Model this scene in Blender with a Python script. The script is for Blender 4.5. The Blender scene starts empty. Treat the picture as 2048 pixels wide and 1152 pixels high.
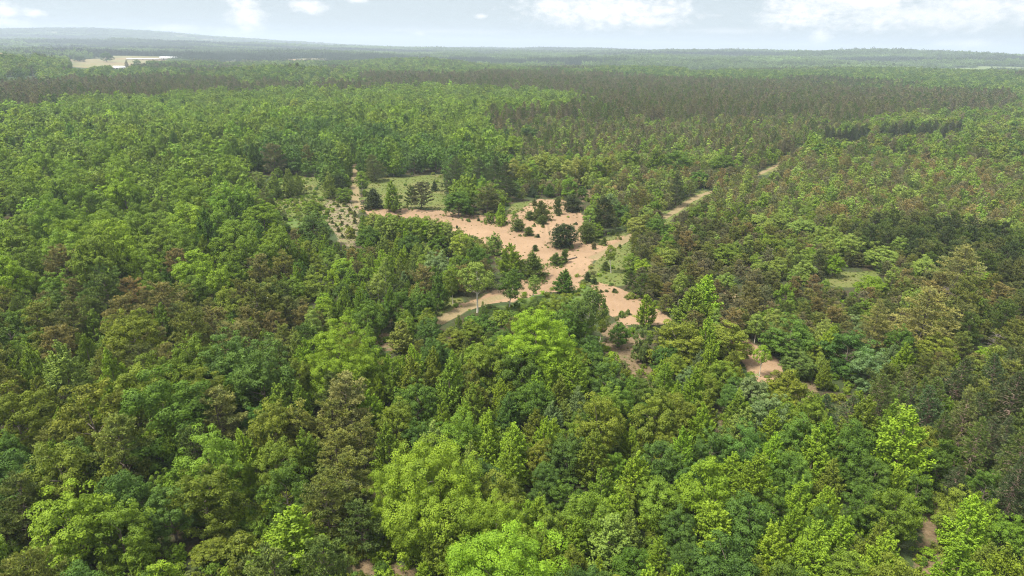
import bpy, math
import numpy as np
from mathutils import Matrix

RNG = np.random.default_rng(11)
SC = bpy.context.scene
COL = SC.collection

# ------------------------------------------------------------------ camera
CAM_H = 60.0
FPX = 2048 * 24.0 / 36.0
PITCH = math.radians(19.55)
ROLL = math.radians(1.0)
_f = np.array([0, math.cos(PITCH), -math.sin(PITCH)])
_u0 = np.array([0, math.sin(PITCH), math.cos(PITCH)])
_h = np.array([1.0, 0, 0])
_u = _u0 * math.cos(ROLL) - _h * math.sin(ROLL)
_r = _h * math.cos(ROLL) + _u0 * math.sin(ROLL)
EYE = np.array([0, 0, CAM_H])


def ray(px, py):
    cx = (np.asarray(px, float) - 1024) / FPX
    cy = (576 - np.asarray(py, float)) / FPX
    d = _f + cx[..., None] * _r + cy[..., None] * _u
    return d / np.linalg.norm(d, axis=-1, keepdims=True)


def project(P):
    P = np.asarray(P, float) - EYE
    z = P @ _f
    z = np.where(z > 0.1, z, 0.1)
    return 1024 + FPX * (P @ _r) / z, 576 - FPX * (P @ _u) / z, z


def at(px, py, z=0.0):
    """Point of the plane z met by the sight line through a photo pixel."""
    d = ray(px, py)
    t = (z - CAM_H) / np.minimum(d[..., 2], -1e-4)
    return EYE[:2] + d[..., :2] * t[..., None]


cd = bpy.data.cameras.new('camera')
cd.lens = 24
cd.sensor_width = 36
cd.clip_start = 0.5
cd.clip_end = 90000
cam = bpy.data.objects.new('camera', cd)
M = Matrix.Identity(4)
for i in range(3):
    M[i][0], M[i][1], M[i][2], M[i][3] = _r[i], _u[i], -_f[i], EYE[i]
cam.matrix_world = M
COL.objects.link(cam)
SC.camera = cam


# ------------------------------------------------------------------ noise / polygons
def vnoise(x, y, s, seed):
    """Smooth value noise in [-1,1]."""
    x = np.asarray(x, float) / s
    y = np.asarray(y, float) / s
    xi = np.floor(x).astype(np.int64)
    yi = np.floor(y).astype(np.int64)
    fx = x - xi
    fy = y - yi
    fx = fx * fx * (3 - 2 * fx)
    fy = fy * fy * (3 - 2 * fy)

    def hsh(a, b):
        h = (a * 374761393 + b * 668265263 + seed * 974711) & 0x7FFFFFFF
        h = ((h ^ (h >> 13)) * 1274126177) & 0x7FFFFFFF
        return ((h ^ (h >> 16)) & 0xFFFF) / 32767.5 - 1

    a = hsh(xi, yi) * (1 - fx) + hsh(xi + 1, yi) * fx
    b = hsh(xi, yi + 1) * (1 - fx) + hsh(xi + 1, yi + 1) * fx
    return a * (1 - fy) + b * fy


def inpoly(px, py, poly):
    px = np.asarray(px, float)
    py = np.asarray(py, float)
    ins = np.zeros(px.shape, bool)
    n = len(poly)
    for i in range(n):
        x1, y1 = poly[i]
        x2, y2 = poly[(i + 1) % n]
        if y1 == y2:
            continue
        c = ((y1 > py) != (y2 > py)) & (px < (x2 - x1) * (py - y1) / (y2 - y1) + x1)
        ins ^= c
    return ins


def segdist(X, Y, pts, closed):
    d = np.full(X.shape, 1e9)
    n = len(pts)
    for i in range(n if closed else n - 1):
        a = np.asarray(pts[i], float)
        b = np.asarray(pts[(i + 1) % n], float)
        ab = b - a
        L = max(ab @ ab, 1e-9)
        t = np.clip(((X - a[0]) * ab[0] + (Y - a[1]) * ab[1]) / L, 0, 1)
        d = np.minimum(d, np.hypot(X - a[0] - t * ab[0], Y - a[1] - t * ab[1]))
    return d


def gpoly(pp):
    a = np.array(pp, float)
    return at(a[:, 0], a[:, 1])


# ------------------------------------------------------------------ terrain
def terrain(x, y):
    x = np.asarray(x, float)
    y = np.asarray(y, float)
    d = np.hypot(x, y)
    az = np.degrees(np.arctan2(x, y))

    def hill(a0, d0, sa, sd, h):
        return h * np.exp(-((az - a0) / sa) ** 2 - ((d - d0) / sd) ** 2)

    front = np.where(y > 0, 1.0, 0.0)
    z = 0.35 * vnoise(x, y, 22, 3) + 0.12 * vnoise(x, y, 7, 4)
    z = z * np.clip((y - 20) / 60, 0, 1)
    far = np.clip((d - 700) / 900, 0, 1)
    z = z + far * (9 * vnoise(x, y, 700, 5) + 6 * vnoise(x, y, 270, 6))
    # wooded knoll at the left, low ridge in the middle, tongue of high hardwood
    z = z + front * hill(-38, 1500, 4.6, 260, 42)
    z = z + front * hill(-7.5, 1850, 5.0, 240, 17)
    z = z + front * hill(-17.5, 1150, 4.6, 130, 14)
    z = z + front * hill(-1, 560, 6.5, 60, 5)
    z = z + front * hill(-18, 420, 14, 140, 4)
    # long ridges towards the horizon
    z = z + front * hill(-31, 9000, 13, 1500, 155) * (1 + 0.12 * vnoise(x, y, 1700, 8))
    z = z + front * hill(-26, 5200, 15, 900, 38) * (1 + 0.25 * vnoise(x, y, 900, 9))
    z = z + front * hill(27, 4700, 19, 1900, 52) * (1 + 0.2 * vnoise(x, y, 900, 10))
    z = z + front * hill(4, 7000, 8, 1200, 30) * (1 + 0.3 * vnoise(x, y, 1000, 12))
    z = z + front * hill(38, 1700, 9, 400, 12)
    flat = np.exp(-((az + 29.0) / 3.0) ** 2 - ((d - 1720) / 190) ** 2)
    return z * (1 - 0.9 * flat)


RUTS = [[(742, 426), (840, 430), (930, 446), (1010, 462), (1080, 478), (1150, 500), (1200, 506)], [(800, 427), (900, 434), (990, 446), (1060, 470), (1120, 480)], [(1140, 402), (1150, 430), (1140, 470), (1130, 510), (1100, 556), (1040, 576), (985, 592)],
        [(1250, 478), (1200, 506), (1165, 526), (1140, 552), (1090, 574), (1010, 590)], [(1196, 570), (1235, 590), (1280, 612), (1330, 645)], [(1100, 400), (1085, 440), (1095, 480), (1130, 515)], [(1210, 500), (1170, 540), (1120, 566)]]


def ground_hit(px, py):
    """Where sight lines meet the terrain (marched)."""
    d = ray(px, py)
    dz = np.minimum(d[..., 2], -1e-3)
    t = -CAM_H / dz
    for _ in range(12):
        x = d[..., 0] * t
        y = d[..., 1] * t
        t = 0.5 * t + 0.5 * (terrain(x, y) - CAM_H) / dz
    return np.stack([d[..., 0] * t, d[..., 1] * t], -1)


# ------------------------------------------------------------------ ground regions (read off the photo, laid on the ground)
SAND = [gpoly(p) for p in (
    [(716, 414), (760, 420), (830, 421), (890, 424), (950, 432), (1000, 434), (1040, 424), (1058, 404), (1075, 396),
     (1130, 398), (1136, 404), (1166, 424), (1170, 450), (1166, 474), (1184, 488), (1225, 480), (1250, 468), (1254, 480), (1215, 503),
     (1192, 522), (1172, 548), (1160, 570), (1128, 580), (1068, 586), (1030, 604), (985, 606), (940, 616), (885, 644), (872, 640), (930, 604),
     (985, 584), (1030, 570), (1056, 552), (1075, 530), (1020, 516), (985, 500), (950, 494), (900, 480), (880, 448), (850, 440), (790, 438), (730, 432)],
    [(1184, 566), (1200, 562), (1240, 574), (1262, 584), (1290, 604), (1342, 642), (1322, 654), (1290, 652), (1244, 648), (1214, 630), (1196, 604)],
    [(1478, 700), (1494, 682), (1512, 700), (1535, 712), (1572, 742), (1560, 764), (1520, 764), (1490, 744)],
)]
SOIL = [gpoly(p) for p in (
    [(1196, 660), (1240, 640), (1290, 690), (1302, 760), (1290, 790), (1268, 740), (1220, 706)],
    [(1594, 762), (1632, 756), (1640, 800), (1604, 830)],
    [(752, 672), (796, 668), (800, 704), (760, 706)],
    [(1848, 1004), (1892, 992), (1886, 1060), (1898, 1160), (1830, 1160), (1842, 1080)],
    [(690, 1070), (760, 1080), (800, 1160), (700, 1160)],
    [(1440, 820), (1452, 820), (1450, 870), (1436, 870)],
    [(1955, 755), (1975, 740), (1992, 758), (1965, 778)],
    [(1150, 380), (1180, 378), (1185, 400), (1160, 404)],
)]
GRAVEL = [gpoly([(648, 402), (706, 402), (718, 420), (716, 490), (690, 494), (668, 466), (650, 430)])]
GRASS = [gpoly(p) for p in (
    [(722, 372), (770, 362), (892, 352), (894, 422), (730, 420)],
    [(690, 356), (722, 356), (722, 412), (690, 405)],
    [(600, 362), (650, 372), (660, 410), (640, 450), (560, 440), (530, 400)],
    [(1156, 572), (1172, 540), (1200, 516), (1236, 494), (1262, 478), (1262, 572), (1240, 574), (1190, 564)],
    [(1176, 488), (1250, 460), (1262, 474), (1215, 494)],
    [(1040, 402), (1140, 394), (1150, 412), (1060, 440), (990, 440)],
    [(1300, 446), (1330, 424), (1405, 380), (1426, 380), (1420, 396), (1330, 452)],
    [(1505, 352), (1560, 322), (1612, 292), (1620, 296), (1540, 350)],
    [(1640, 548), (1755, 544), (1770, 572), (1660, 576)],
        [(880, 600), (920, 596), (930, 606), (880, 640), (860, 640)],
)]
SCRUB = [gpoly(p) for p in (
    [(1050, 588), (1130, 584), (1176, 572), (1196, 604), (1190, 645), (1060, 634), (960, 640), (965, 612), (1030, 606)],
    [(520, 380), (600, 360), (650, 400), (660, 440), (600, 470), (540, 440)],
    [(430, 1010), (480, 985), (560, 1000), (640, 1060), (700, 1080), (680, 1180), (440, 1180)],
)]
TRACKS = [(gpoly([(1188, 516), (1215, 500), (1250, 480), (1290, 456), (1340, 428), (1370, 408), (1402, 390), (1420, 384)]), 1.5),
          (gpoly([(1420, 384), (1470, 366), (1520, 348), (1545, 335), (1575, 318), (1606, 294)]), 1.2),
          (gpoly([(713, 416), (711, 390), (709, 372), (710, 356), (714, 340)]), 1.5),
          (gpoly([(1040, 582), (985, 594), (935, 612), (885, 640), (850, 662)]), 1.6),
          (gpoly([(1468, 640), (1482, 616), (1474, 596), (1450, 580)]), 1.5)]
FIELDS = [gpoly(p) for p in (
    [(138, 119), (290, 116.5), (298, 128), (285, 136), (140, 139)],
    [(250, 116), (350, 117), (346, 124), (296, 127)],
    [(-60, 139), (75, 136), (76, 152), (-60, 160)],
    [(440, 122), (480, 121), (482, 127), (440, 128)],
    [(640, 134), (700, 138), (695, 143), (640, 140)],
    [(1085, 142), (1240, 147), (1240, 151), (1085, 148)],
    [(800, 112.5), (850, 112.5), (850, 115), (800, 115)],
    [(950, 111.5), (1030, 114), (1030, 117), (950, 116)],
)]


def regions(X, Y):
    """Soft masks of the ground cover: sand, grass, track, soil, gravel, scrub, field."""
    n1 = 1.3 * vnoise(X, Y, 5.5, 21) + 0.7 * vnoise(X, Y, 2.2, 22)
    out = []
    for polys, soft, amp in ((SAND, 1.0, 1.0), (GRASS, 2.0, 1.5), (SOIL, 1.6, 1.3), (GRAVEL, 2.2, 1.5), (SCRUB, 3.0, 2.0), (FIELDS, 6.0, 2.0)):
        m = np.zeros(X.shape)
        for p in polys:
            lo = p.min(0) - 12
            hi = p.max(0) + 12
            s = (X > lo[0]) & (X < hi[0]) & (Y > lo[1]) & (Y < hi[1])
            if not s.any():
                continue
            sd = segdist(X[s], Y[s], p, True) * np.where(inpoly(X[s], Y[s], p), 1, -1) + n1[s] * amp
            m[s] = np.maximum(m[s], np.clip(sd / soft * 0.5 + 0.5, 0, 1))
        out.append(m)
    t = np.zeros(X.shape)
    near = (Y > 60) & (Y < 520) & (np.abs(X) < 320)
    for line, w in TRACKS:
        d = segdist(X[near], Y[near], line, False) + 0.45 * n1[near] * 0.6
        t[near] = np.maximum(t[near], np.clip((w - d) / 1.2 * 0.5 + 0.5, 0, 1))
    return out[0], out[1], t, out[2], out[3], out[4], out[5]


# ------------------------------------------------------------------ materials
def new_mat(name):
    m = bpy.data.materials.new(name)
    m.use_nodes = True
    nt = m.node_tree
    nt.nodes.clear()
    return m, nt, nt.nodes, nt.links


def nmath(nt, op, a, b=None, clamp=False):
    n = nt.nodes.new('ShaderNodeMath')
    n.operation = op
    n.use_clamp = clamp
    for i, v in enumerate((a, b)):
        if v is None:
            continue
        if isinstance(v, (int, float)):
            n.inputs[i].default_value = v
        else:
            nt.links.new(v, n.inputs[i])
    return n.outputs[0]


def nmix(nt, fac, a, b, blend='MIX'):
    n = nt.nodes.new('ShaderNodeMix')
    n.data_type = 'RGBA'
    n.blend_type = blend
    n.clamp_factor = True
    for i, v in ((0, fac), (6, a), (7, b)):
        if isinstance(v, (int, float)):
            n.inputs[i].default_value = v
        elif isinstance(v, tuple):
            n.inputs[i].default_value = (*v, 1)
        else:
            nt.links.new(v, n.inputs[i])
    return n.outputs[2]


def nnoise(nt, scale, detail=4, rough=0.55, vec=None):
    n = nt.nodes.new('ShaderNodeTexNoise')
    n.inputs['Scale'].default_value = scale
    n.inputs['Detail'].default_value = detail
    n.inputs['Roughness'].default_value = rough
    if vec is not None:
        nt.links.new(vec, n.inputs['Vector'])
    return n.outputs['Fac']


def nramp(nt, fac, lo, hi):
    n = nt.nodes.new('ShaderNodeMapRange')
    n.inputs['From Min'].default_value = lo
    n.inputs['From Max'].default_value = hi
    nt.links.new(fac, n.inputs['Value'])
    return n.outputs['Result']


def leaf_material(name, source, bright=1.0, transl=0.3, rough=0.6, spec=0.12, yellow=0.2):
    m, nt, N, L = new_mat(name)
    if source == 'object':
        tint = N.new('ShaderNodeObjectInfo').outputs['Color']
    else:
        a = N.new('ShaderNodeAttribute')
        a.attribute_type = 'INSTANCER'
        a.attribute_name = 'tint'
        tint = a.outputs['Color']
    v = N.new('ShaderNodeAttribute')
    v.attribute_name = 'leaf_shade'
    var = v.outputs['Fac']
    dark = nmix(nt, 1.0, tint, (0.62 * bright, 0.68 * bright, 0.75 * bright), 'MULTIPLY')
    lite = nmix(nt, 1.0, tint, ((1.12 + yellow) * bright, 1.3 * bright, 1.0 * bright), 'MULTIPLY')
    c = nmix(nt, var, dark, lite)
    p = N.new('ShaderNodeBsdfPrincipled')
    L.new(c, p.inputs['Base Color'])
    p.inputs['Roughness'].default_value = rough
    p.inputs['Specular IOR Level'].default_value = spec
    t = N.new('ShaderNodeBsdfTranslucent')
    L.new(nmix(nt, 1.0, c, (1.15, 1.25, 0.6), 'MULTIPLY'), t.inputs['Color'])
    mx = N.new('ShaderNodeMixShader')
    mx.inputs[0].default_value = transl
    L.new(p.outputs[0], mx.inputs[1])
    L.new(t.outputs[0], mx.inputs[2])
    o = N.new('ShaderNodeOutputMaterial')
    L.new(mx.outputs[0], o.inputs[0])
    return m


def bark_material(name, c1, c2, scale=3.0):
    m, nt, N, L = new_mat(name)
    tc = N.new('ShaderNodeTexCoord').outputs['Object']
    f = nnoise(nt, scale, 5, 0.7, tc)
    p = N.new('ShaderNodeBsdfPrincipled')
    L.new(nmix(nt, nramp(nt, f, 0.35, 0.65), c1, c2), p.inputs['Base Color'])
    p.inputs['Roughness'].default_value = 0.9
    o = N.new('ShaderNodeOutputMaterial')
    L.new(p.outputs[0], o.inputs[0])
    return m


LEAF = {s: leaf_material('leaves_' + s, s) for s in ('object', 'instance')}
NEEDLE = {s: leaf_material('needles_' + s, s, transl=0.2, rough=0.65, spec=0.1, yellow=0.35) for s in ('object', 'instance')}
BARK = bark_material('grey_brown_bark', (0.09, 0.068, 0.05), (0.19, 0.155, 0.12))
PINEBARK = bark_material('brown_pine_bark', (0.07, 0.055, 0.04), (0.13, 0.1, 0.075))
REDBARK = bark_material('pinkish_pine_bark', (0.2, 0.135, 0.1), (0.36, 0.26, 0.2))
PALEBARK = bark_material('pale_bark', (0.36, 0.32, 0.25), (0.6, 0.56, 0.48), 5)
DEADBARK = bark_material('bleached_dead_wood', (0.12, 0.1, 0.085), (0.2, 0.17, 0.145))


def ground_material():
    m, nt, N, L = new_mat('forest_ground')
    pos = N.new('ShaderNodeNewGeometry').outputs['Position']

    def attr(nm):
        a = N.new('ShaderNodeAttribute')
        a.attribute_name = nm
        return a

    a1 = attr('cover_a')
    a2 = attr('cover_b')
    s1 = N.new('ShaderNodeSeparateColor')
    s2 = N.new('ShaderNodeSeparateColor')
    L.new(a1.outputs['Color'], s1.inputs[0])
    L.new(a2.outputs['Color'], s2.inputs[0])
    sand, grass, track = s1.outputs
    soil, gravel, scrub = s2.outputs
    field = attr('cover_field').outputs['Fac']
    fine = nnoise(nt, 2.2, 6, 0.7, pos)
    mid = nnoise(nt, 0.35, 5, 0.6, pos)
    big = nnoise(nt, 0.06, 4, 0.55, pos)
    huge = nnoise(nt, 0.006, 5, 0.6, pos)
    # forest floor: leaf litter and low greenery
    c = nmix(nt, nramp(nt, mid, 0.35, 0.65), (0.05, 0.034, 0.019), (0.03, 0.038, 0.014))
    c = nmix(nt, nramp(nt, big, 0.45, 0.6), c, (0.032, 0.05, 0.015))
    c = nmix(nt, nramp(nt, fine, 0.55, 0.75), c, (0.08, 0.055, 0.033))
    dist = N.new('ShaderNodeVectorMath')
    dist.operation = 'LENGTH'
    L.new(pos, dist.inputs[0])
    wood = nmix(nt, nramp(nt, huge, 0.4, 0.6), (0.03, 0.05, 0.02), (0.05, 0.075, 0.03))
    c = nmix(nt, nramp(nt, dist.outputs['Value'], 600, 1100), c, wood)

    def brk(mask, k=0.5):
        e = nmath(nt, 'MULTIPLY_ADD', fine, k)
        e.node.inputs[2].default_value = -k * 0.5
        return nramp(nt, nmath(nt, 'ADD', mask, e), 0.38, 0.62)

    c_scrub = nmix(nt, nramp(nt, mid, 0.4, 0.62), (0.06, 0.1, 0.02), (0.09, 0.11, 0.03))
    c_scrub = nmix(nt, nramp(nt, fine, 0.5, 0.7), c_scrub, (0.06, 0.11, 0.03))
    c = nmix(nt, brk(scrub, 0.6), c, c_scrub)
    c_grass = nmix(nt, nramp(nt, mid, 0.36, 0.64), (0.075, 0.098, 0.022), (0.1, 0.112, 0.03))
    c_grass = nmix(nt, nramp(nt, big, 0.5, 0.66), c_grass, (0.12, 0.11, 0.042))
    c_grass = nmix(nt, nramp(nt, fine, 0.52, 0.75), c_grass, (0.062, 0.088, 0.02))
    c = nmix(nt, brk(grass, 0.55), c, c_grass)
    c_soil = nmix(nt, nramp(nt, fine, 0.38, 0.66), (0.095, 0.07, 0.038), (0.165, 0.117, 0.068))
    c_soil = nmix(nt, nramp(nt, mid, 0.56, 0.66), c_soil, (0.09, 0.1, 0.035))
    c = nmix(nt, brk(soil, 0.9), c, c_soil)
    c_gr = nmix(nt, nramp(nt, fine, 0.4, 0.62), (0.12, 0.095, 0.056), (0.185, 0.145, 0.095))
    c_gr = nmix(nt, nramp(nt, mid, 0.47, 0.6), c_gr, (0.13, 0.13, 0.05))
    c = nmix(nt, brk(gravel, 0.7), c, c_gr)
    # sand with soft tone changes, ruts and ripple marks
    wv = N.new('ShaderNodeTexWave')
    wv.inputs['Scale'].default_value = 0.16
    wv.inputs['Distortion'].default_value = 9
    wv.inputs['Detail'].default_value = 3
    wv.inputs['Detail Scale'].default_value = 0.35
    L.new(pos, wv.inputs['Vector'])
    c_sand = nmix(nt, nramp(nt, big, 0.38, 0.62), (0.2, 0.131, 0.076), (0.25, 0.168, 0.101))
    c_sand = nmix(nt, nmath(nt, 'MULTIPLY', nramp(nt, wv.outputs['Fac'], 0.1, 0.9), 0.35), c_sand, (0.225, 0.152, 0.098))
    c_sand = nmix(nt, nmath(nt, 'MULTIPLY', nramp(nt, fine, 0.45, 0.75), 0.4), c_sand, (0.16, 0.107, 0.064))
    c_sand = nmix(nt, nmath(nt, 'MULTIPLY', nramp(nt, mid, 0.6, 0.75), 0.55), c_sand, (0.145, 0.115, 0.058))
    c_sand = nmix(nt, nmath(nt, 'MULTIPLY', attr('cover_rut').outputs['Fac'], 0.95), c_sand, (0.165, 0.11, 0.066))
    c = nmix(nt, brk(sand, 0.5), c, c_sand)
    c_tr = nmix(nt, nramp(nt, fine, 0.35, 0.7), (0.21, 0.15, 0.088), (0.13, 0.12, 0.05))
    c = nmix(nt, brk(track, 0.5), c, c_tr)
    sx = N.new('ShaderNodeSeparateXYZ')
    L.new(pos, sx.inputs[0])
    c_f = nmix(nt, nramp(nt, huge, 0.4, 0.6), (0.17, 0.125, 0.068), (0.14, 0.135, 0.062))
    c_f = nmix(nt, nramp(nt, sx.outputs[0], -750, -450), c_f, (0.105, 0.135, 0.05))
    c = nmix(nt, field, c, c_f)
    p = N.new('ShaderNodeBsdfPrincipled')
    L.new(c, p.inputs['Base Color'])
    p.inputs['Roughness'].default_value = 0.95
    p.inputs['Specular IOR Level'].default_value = 0.15
    b = N.new('ShaderNodeBump')
    b.inputs['Strength'].default_value = 0.6
    b.inputs['Distance'].default_value = 0.25
    L.new(nmath(nt, 'ADD', fine, mid), b.inputs['Height'])
    L.new(b.outputs[0], p.inputs['Normal'])
    o = N.new('ShaderNodeOutputMaterial')
    L.new(p.outputs[0], o.inputs[0])
    return m


# ------------------------------------------------------------------ mesh helpers
def mesh_np(name, V, Fq, mats, matidx=None, shade=None, smooth=False):
    V = np.ascontiguousarray(V, np.float32)
    Fq = np.ascontiguousarray(Fq, np.int32)
    me = bpy.data.meshes.new(name)
    n, k = Fq.shape
    me.vertices.add(len(V))
    me.vertices.foreach_set('co', V.ravel())
    me.loops.add(n * k)
    me.loops.foreach_set('vertex_index', Fq.ravel())
    me.polygons.add(n)
    me.polygons.foreach_set('loop_start', np.arange(0, n * k, k, dtype=np.int32))
    me.polygons.foreach_set('loop_total', np.full(n, k, np.int32))
    for m in mats:
        me.materials.append(m)
    if matidx is not None:
        me.polygons.foreach_set('material_index', np.asarray(matidx, np.int32))
    if smooth:
        me.polygons.foreach_set('use_smooth', np.ones(n, bool))
    if shade is not None:
        a = me.attributes.new('leaf_shade', 'FLOAT', 'FACE')
        a.data.foreach_set('value', np.asarray(shade, np.float32))
    me.update(calc_edges=True)
    return me


def unit(v):
    return v / np.maximum(np.linalg.norm(v, axis=-1, keepdims=True), 1e-9)


def leaves(rng, C, Nrm, L, Wd, along=None):
    """Diamond leaf sprays at C facing Nrm."""
    n = len(C)
    if along is None:
        along = rng.normal(size=(n, 3))
    t = unit(along - Nrm * np.sum(along * Nrm, -1, keepdims=True))
    b = np.cross(Nrm, t)
    L = np.broadcast_to(L, (n,))[:, None]
    Wd = np.broadcast_to(Wd, (n,))[:, None]
    V = np.stack([C - t * L * 0.5, C + b * Wd * 0.5 + t * L * 0.1, C + t * L * 0.5, C - b * Wd * 0.5 + t * L * 0.1], 1)
    return V.reshape(-1, 3), np.arange(n * 4).reshape(n, 4)


def tubes(S, sides=5):
    """S: rows of (x0,y0,z0,x1,y1,z1,r0,r1) -> one quad mesh."""
    S = np.asarray(S, float)
    n = len(S)
    a = S[:, 0:3]
    b = S[:, 3:6]
    d = unit(b - a)
    ref = np.where(np.abs(d[:, 2:3]) > 0.9, np.array([[1.0, 0, 0]]), np.array([[0, 0, 1.0]]))
    u = unit(np.cross(d, ref))
    w = np.cross(d, u)
    ang = np.arange(sides) * 2 * math.pi / sides
    ring = u[:, None] * np.cos(ang)[None, :, None] + w[:, None] * np.sin(ang)[None, :, None]
    V = np.concatenate([a[:, None] + ring * S[:, 6, None, None], b[:, None] + ring * S[:, 7, None, None]], 1)
    i = np.arange(sides)
    j = (i + 1) % sides
    q = np.stack([i, j, j + sides, i + sides], 1)
    F = (np.arange(n) * 2 * sides)[:, None, None] + q[None]
    return V.reshape(-1, 3), F.reshape(-1, 4)


# ------------------------------------------------------------------ tree shapes: every function returns (leafV, leafF, shade, barkV, barkF)
def profile(kind, t):
    if kind == 'round':
        return np.where(t > 0.42, np.sqrt(np.clip(1 - ((t - 0.42) / 0.58) ** 2, 0, 1)), np.sqrt(np.clip(1 - ((0.42 - t) / 0.5) ** 2, 0, 1)))
    if kind == 'cone':
        return np.clip((1 - t) ** 0.72 * (1 - np.exp(-(t + 0.04) * 8)) * 1.18, 0.03, 1)
    if kind == 'oval':
        return np.clip(np.sin(np.pi * np.clip(t, 0.0, 1) ** 0.85), 0, 1) ** 0.65
    return np.ones_like(t)


def stem(rng, H, r, lean=0.04, top=0.85, n=5):
    pts = [np.zeros(3)]
    d = rng.normal(size=2) * lean
    for i in range(1, n + 1):
        z = H * top * i / n
        d = d + rng.normal(size=2) * lean * 0.5
        pts.append(np.array([d[0] * z * 0.6, d[1] * z * 0.6, z]))
    S = []
    for i in range(n):
        r0 = r * (1 - 0.8 * i / n) * (1.35 if i == 0 else 1)
        r1 = r * (1 - 0.8 * (i + 1) / n)
        S.append((*pts[i], *pts[i + 1], r0, r1))
    return S, pts


def broadleaf(seed, W, H, base, prof, nclump, rc, nleaf, leaf, shoots=False, trunk_r=None, lobes=0.2, limbs=12, core=0.35, droop=0.75, lobed=0):
    rng = np.random.default_rng(seed)
    z0 = base * H
    t = rng.random(nclump * 6)
    keep = rng.random(len(t)) < profile(prof, t) * 0.9 + 0.1
    t = t[keep][:nclump]
    n = len(t)
    a = rng.random(n) * 2 * math.pi
    ph = rng.random(4) * 6.28
    k1, k2 = rng.integers(2, 4), rng.integers(4, 6)
    lob = 1 + lobes * np.sin(k1 * a + ph[0] + 4 * t) + 0.7 * lobes * np.sin(k2 * a + ph[1] - 7 * t)
    rr = (W / 2 - rc * 0.6) * profile(prof, t) * lob
    rad = rr * (core + (1 - core) * rng.random(n) ** 0.4)
    zz = z0 + t * (H - z0 - rc * 0.5) * (1 + 0.06 * np.sin(k1 * a + ph[2]))
    C = np.stack([rad * np.cos(a), rad * np.sin(a), zz], 1)
    nrm = unit(np.stack([np.cos(a), np.sin(a), (t - 0.3) * 1.8], 1))
    if lobed:   # billowing crown of several rounded masses
        tl = np.concatenate([[0.8, 0.62, 0.66, 0.58], rng.uniform(0.12, 0.72, lobed - 4)])
        al = np.arange(lobed) * 2.4 + rng.normal(size=lobed) * 0.35
        rl = W * rng.uniform(0.19, 0.3, lobed) * np.where(tl > 0.5, 1.0, 1.1)
        cr = np.maximum(W / 2 * profile(prof, tl) - rl * 0.85, 0) * rng.uniform(0.85, 1.12, lobed)
        cr[0] *= 0.3
        LC = np.stack([cr * np.cos(al), cr * np.sin(al), z0 + tl * (H - z0) - rl * 0.55], 1)
        j = rng.choice(lobed, n, p=rl ** 2 / (rl ** 2).sum())
        out = unit(np.stack([np.cos(al), np.sin(al), np.full(lobed, 0.7)], 1))
        dl = unit(rng.normal(size=(n, 3)) + out[j] * 0.9 + np.array([0, 0, 0.22]))
        q = rng.random(n) ** 0.35
        C = LC[j] + dl * (rl[j] * q)[:, None] * np.array([1, 1, 0.85])
        fill = rng.random(n) < 0.26
        C[fill] = np.stack([rad * np.cos(a), rad * np.sin(a), zz], 1)[fill]
        C[:, 2] = np.clip(C[:, 2], z0 * 0.5, H - rc * 0.4)
        nrm = unit(dl + 0.35 * nrm)
    sz = rc * (0.65 + 0.7 * rng.random(n))
    if prof == 'cone':
        sz *= 0.75 + 0.5 * (1 - t)
    cv = rng.random(n)
    idx = np.repeat(np.arange(n), nleaf)
    m = len(idx)
    if shoots:
        ax = unit(nrm * np.array([0.75, 0.75, 0.5]) + np.array([0, 0, 0.62]) + rng.normal(size=(n, 3)) * 0.22)
        s = rng.random(m)
        side = rng.normal(size=(m, 3))
        P = C[idx] + ax[idx] * ((s - 0.35) * 1.9 * sz[idx])[:, None] + side * (sz[idx] * 0.3 * (1.05 - s * 0.7))[:, None]
        nn = unit(side * 0.5 + np.array([0, 0, 0.55]) + rng.normal(size=(m, 3)) * 0.45)
    else:
        d = unit(rng.normal(size=(m, 3)) + nrm[idx] * 0.8 + np.array([0, 0, 0.35]))
        P = C[idx] + d * (sz[idx] * (0.62 + 0.42 * rng.random(m)))[:, None] * np.array([1, 1, droop])
        nn = unit(d * 1.25 + np.array([0, 0, 0.2]) + rng.normal(size=(m, 3)) * 0.4)
    ls = leaf * (0.7 + 0.6 * rng.random(m))
    lv, lf = leaves(rng, P, nn, ls, ls * 0.72)
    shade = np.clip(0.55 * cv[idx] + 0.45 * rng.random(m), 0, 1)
    tr = trunk_r or 0.018 * H
    top = 0.66 if lobed else 0.85
    S, pts = stem(rng, H, tr, top=top)
    order = rng.permutation(n)[:limbs]
    for i in order:
        zi = C[i, 2]
        zb = max(H * 0.12, zi - (0.25 + 0.3 * rng.random()) * np.hypot(C[i, 0], C[i, 1]) - 0.1 * H)
        zb = min(zb, H * top * 0.98)
        k = min(int(zb / (H * top) * 5), 4)
        f = zb / (H * top) * 5 - k
        p0 = pts[k] * (1 - f) + pts[k + 1] * f
        midp = p0 * 0.45 + C[i] * 0.55 + np.array([0, 0, -0.06 * H * rng.random()])
        rb = tr * 0.42 * (1 - 0.6 * zb / H)
        S.append((*p0, *midp, rb, rb * 0.6))
        S.append((*midp, *C[i], rb * 0.6, rb * 0.15))
    bv, bf = tubes(S)
    return lv, lf, shade, bv, bf


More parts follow.
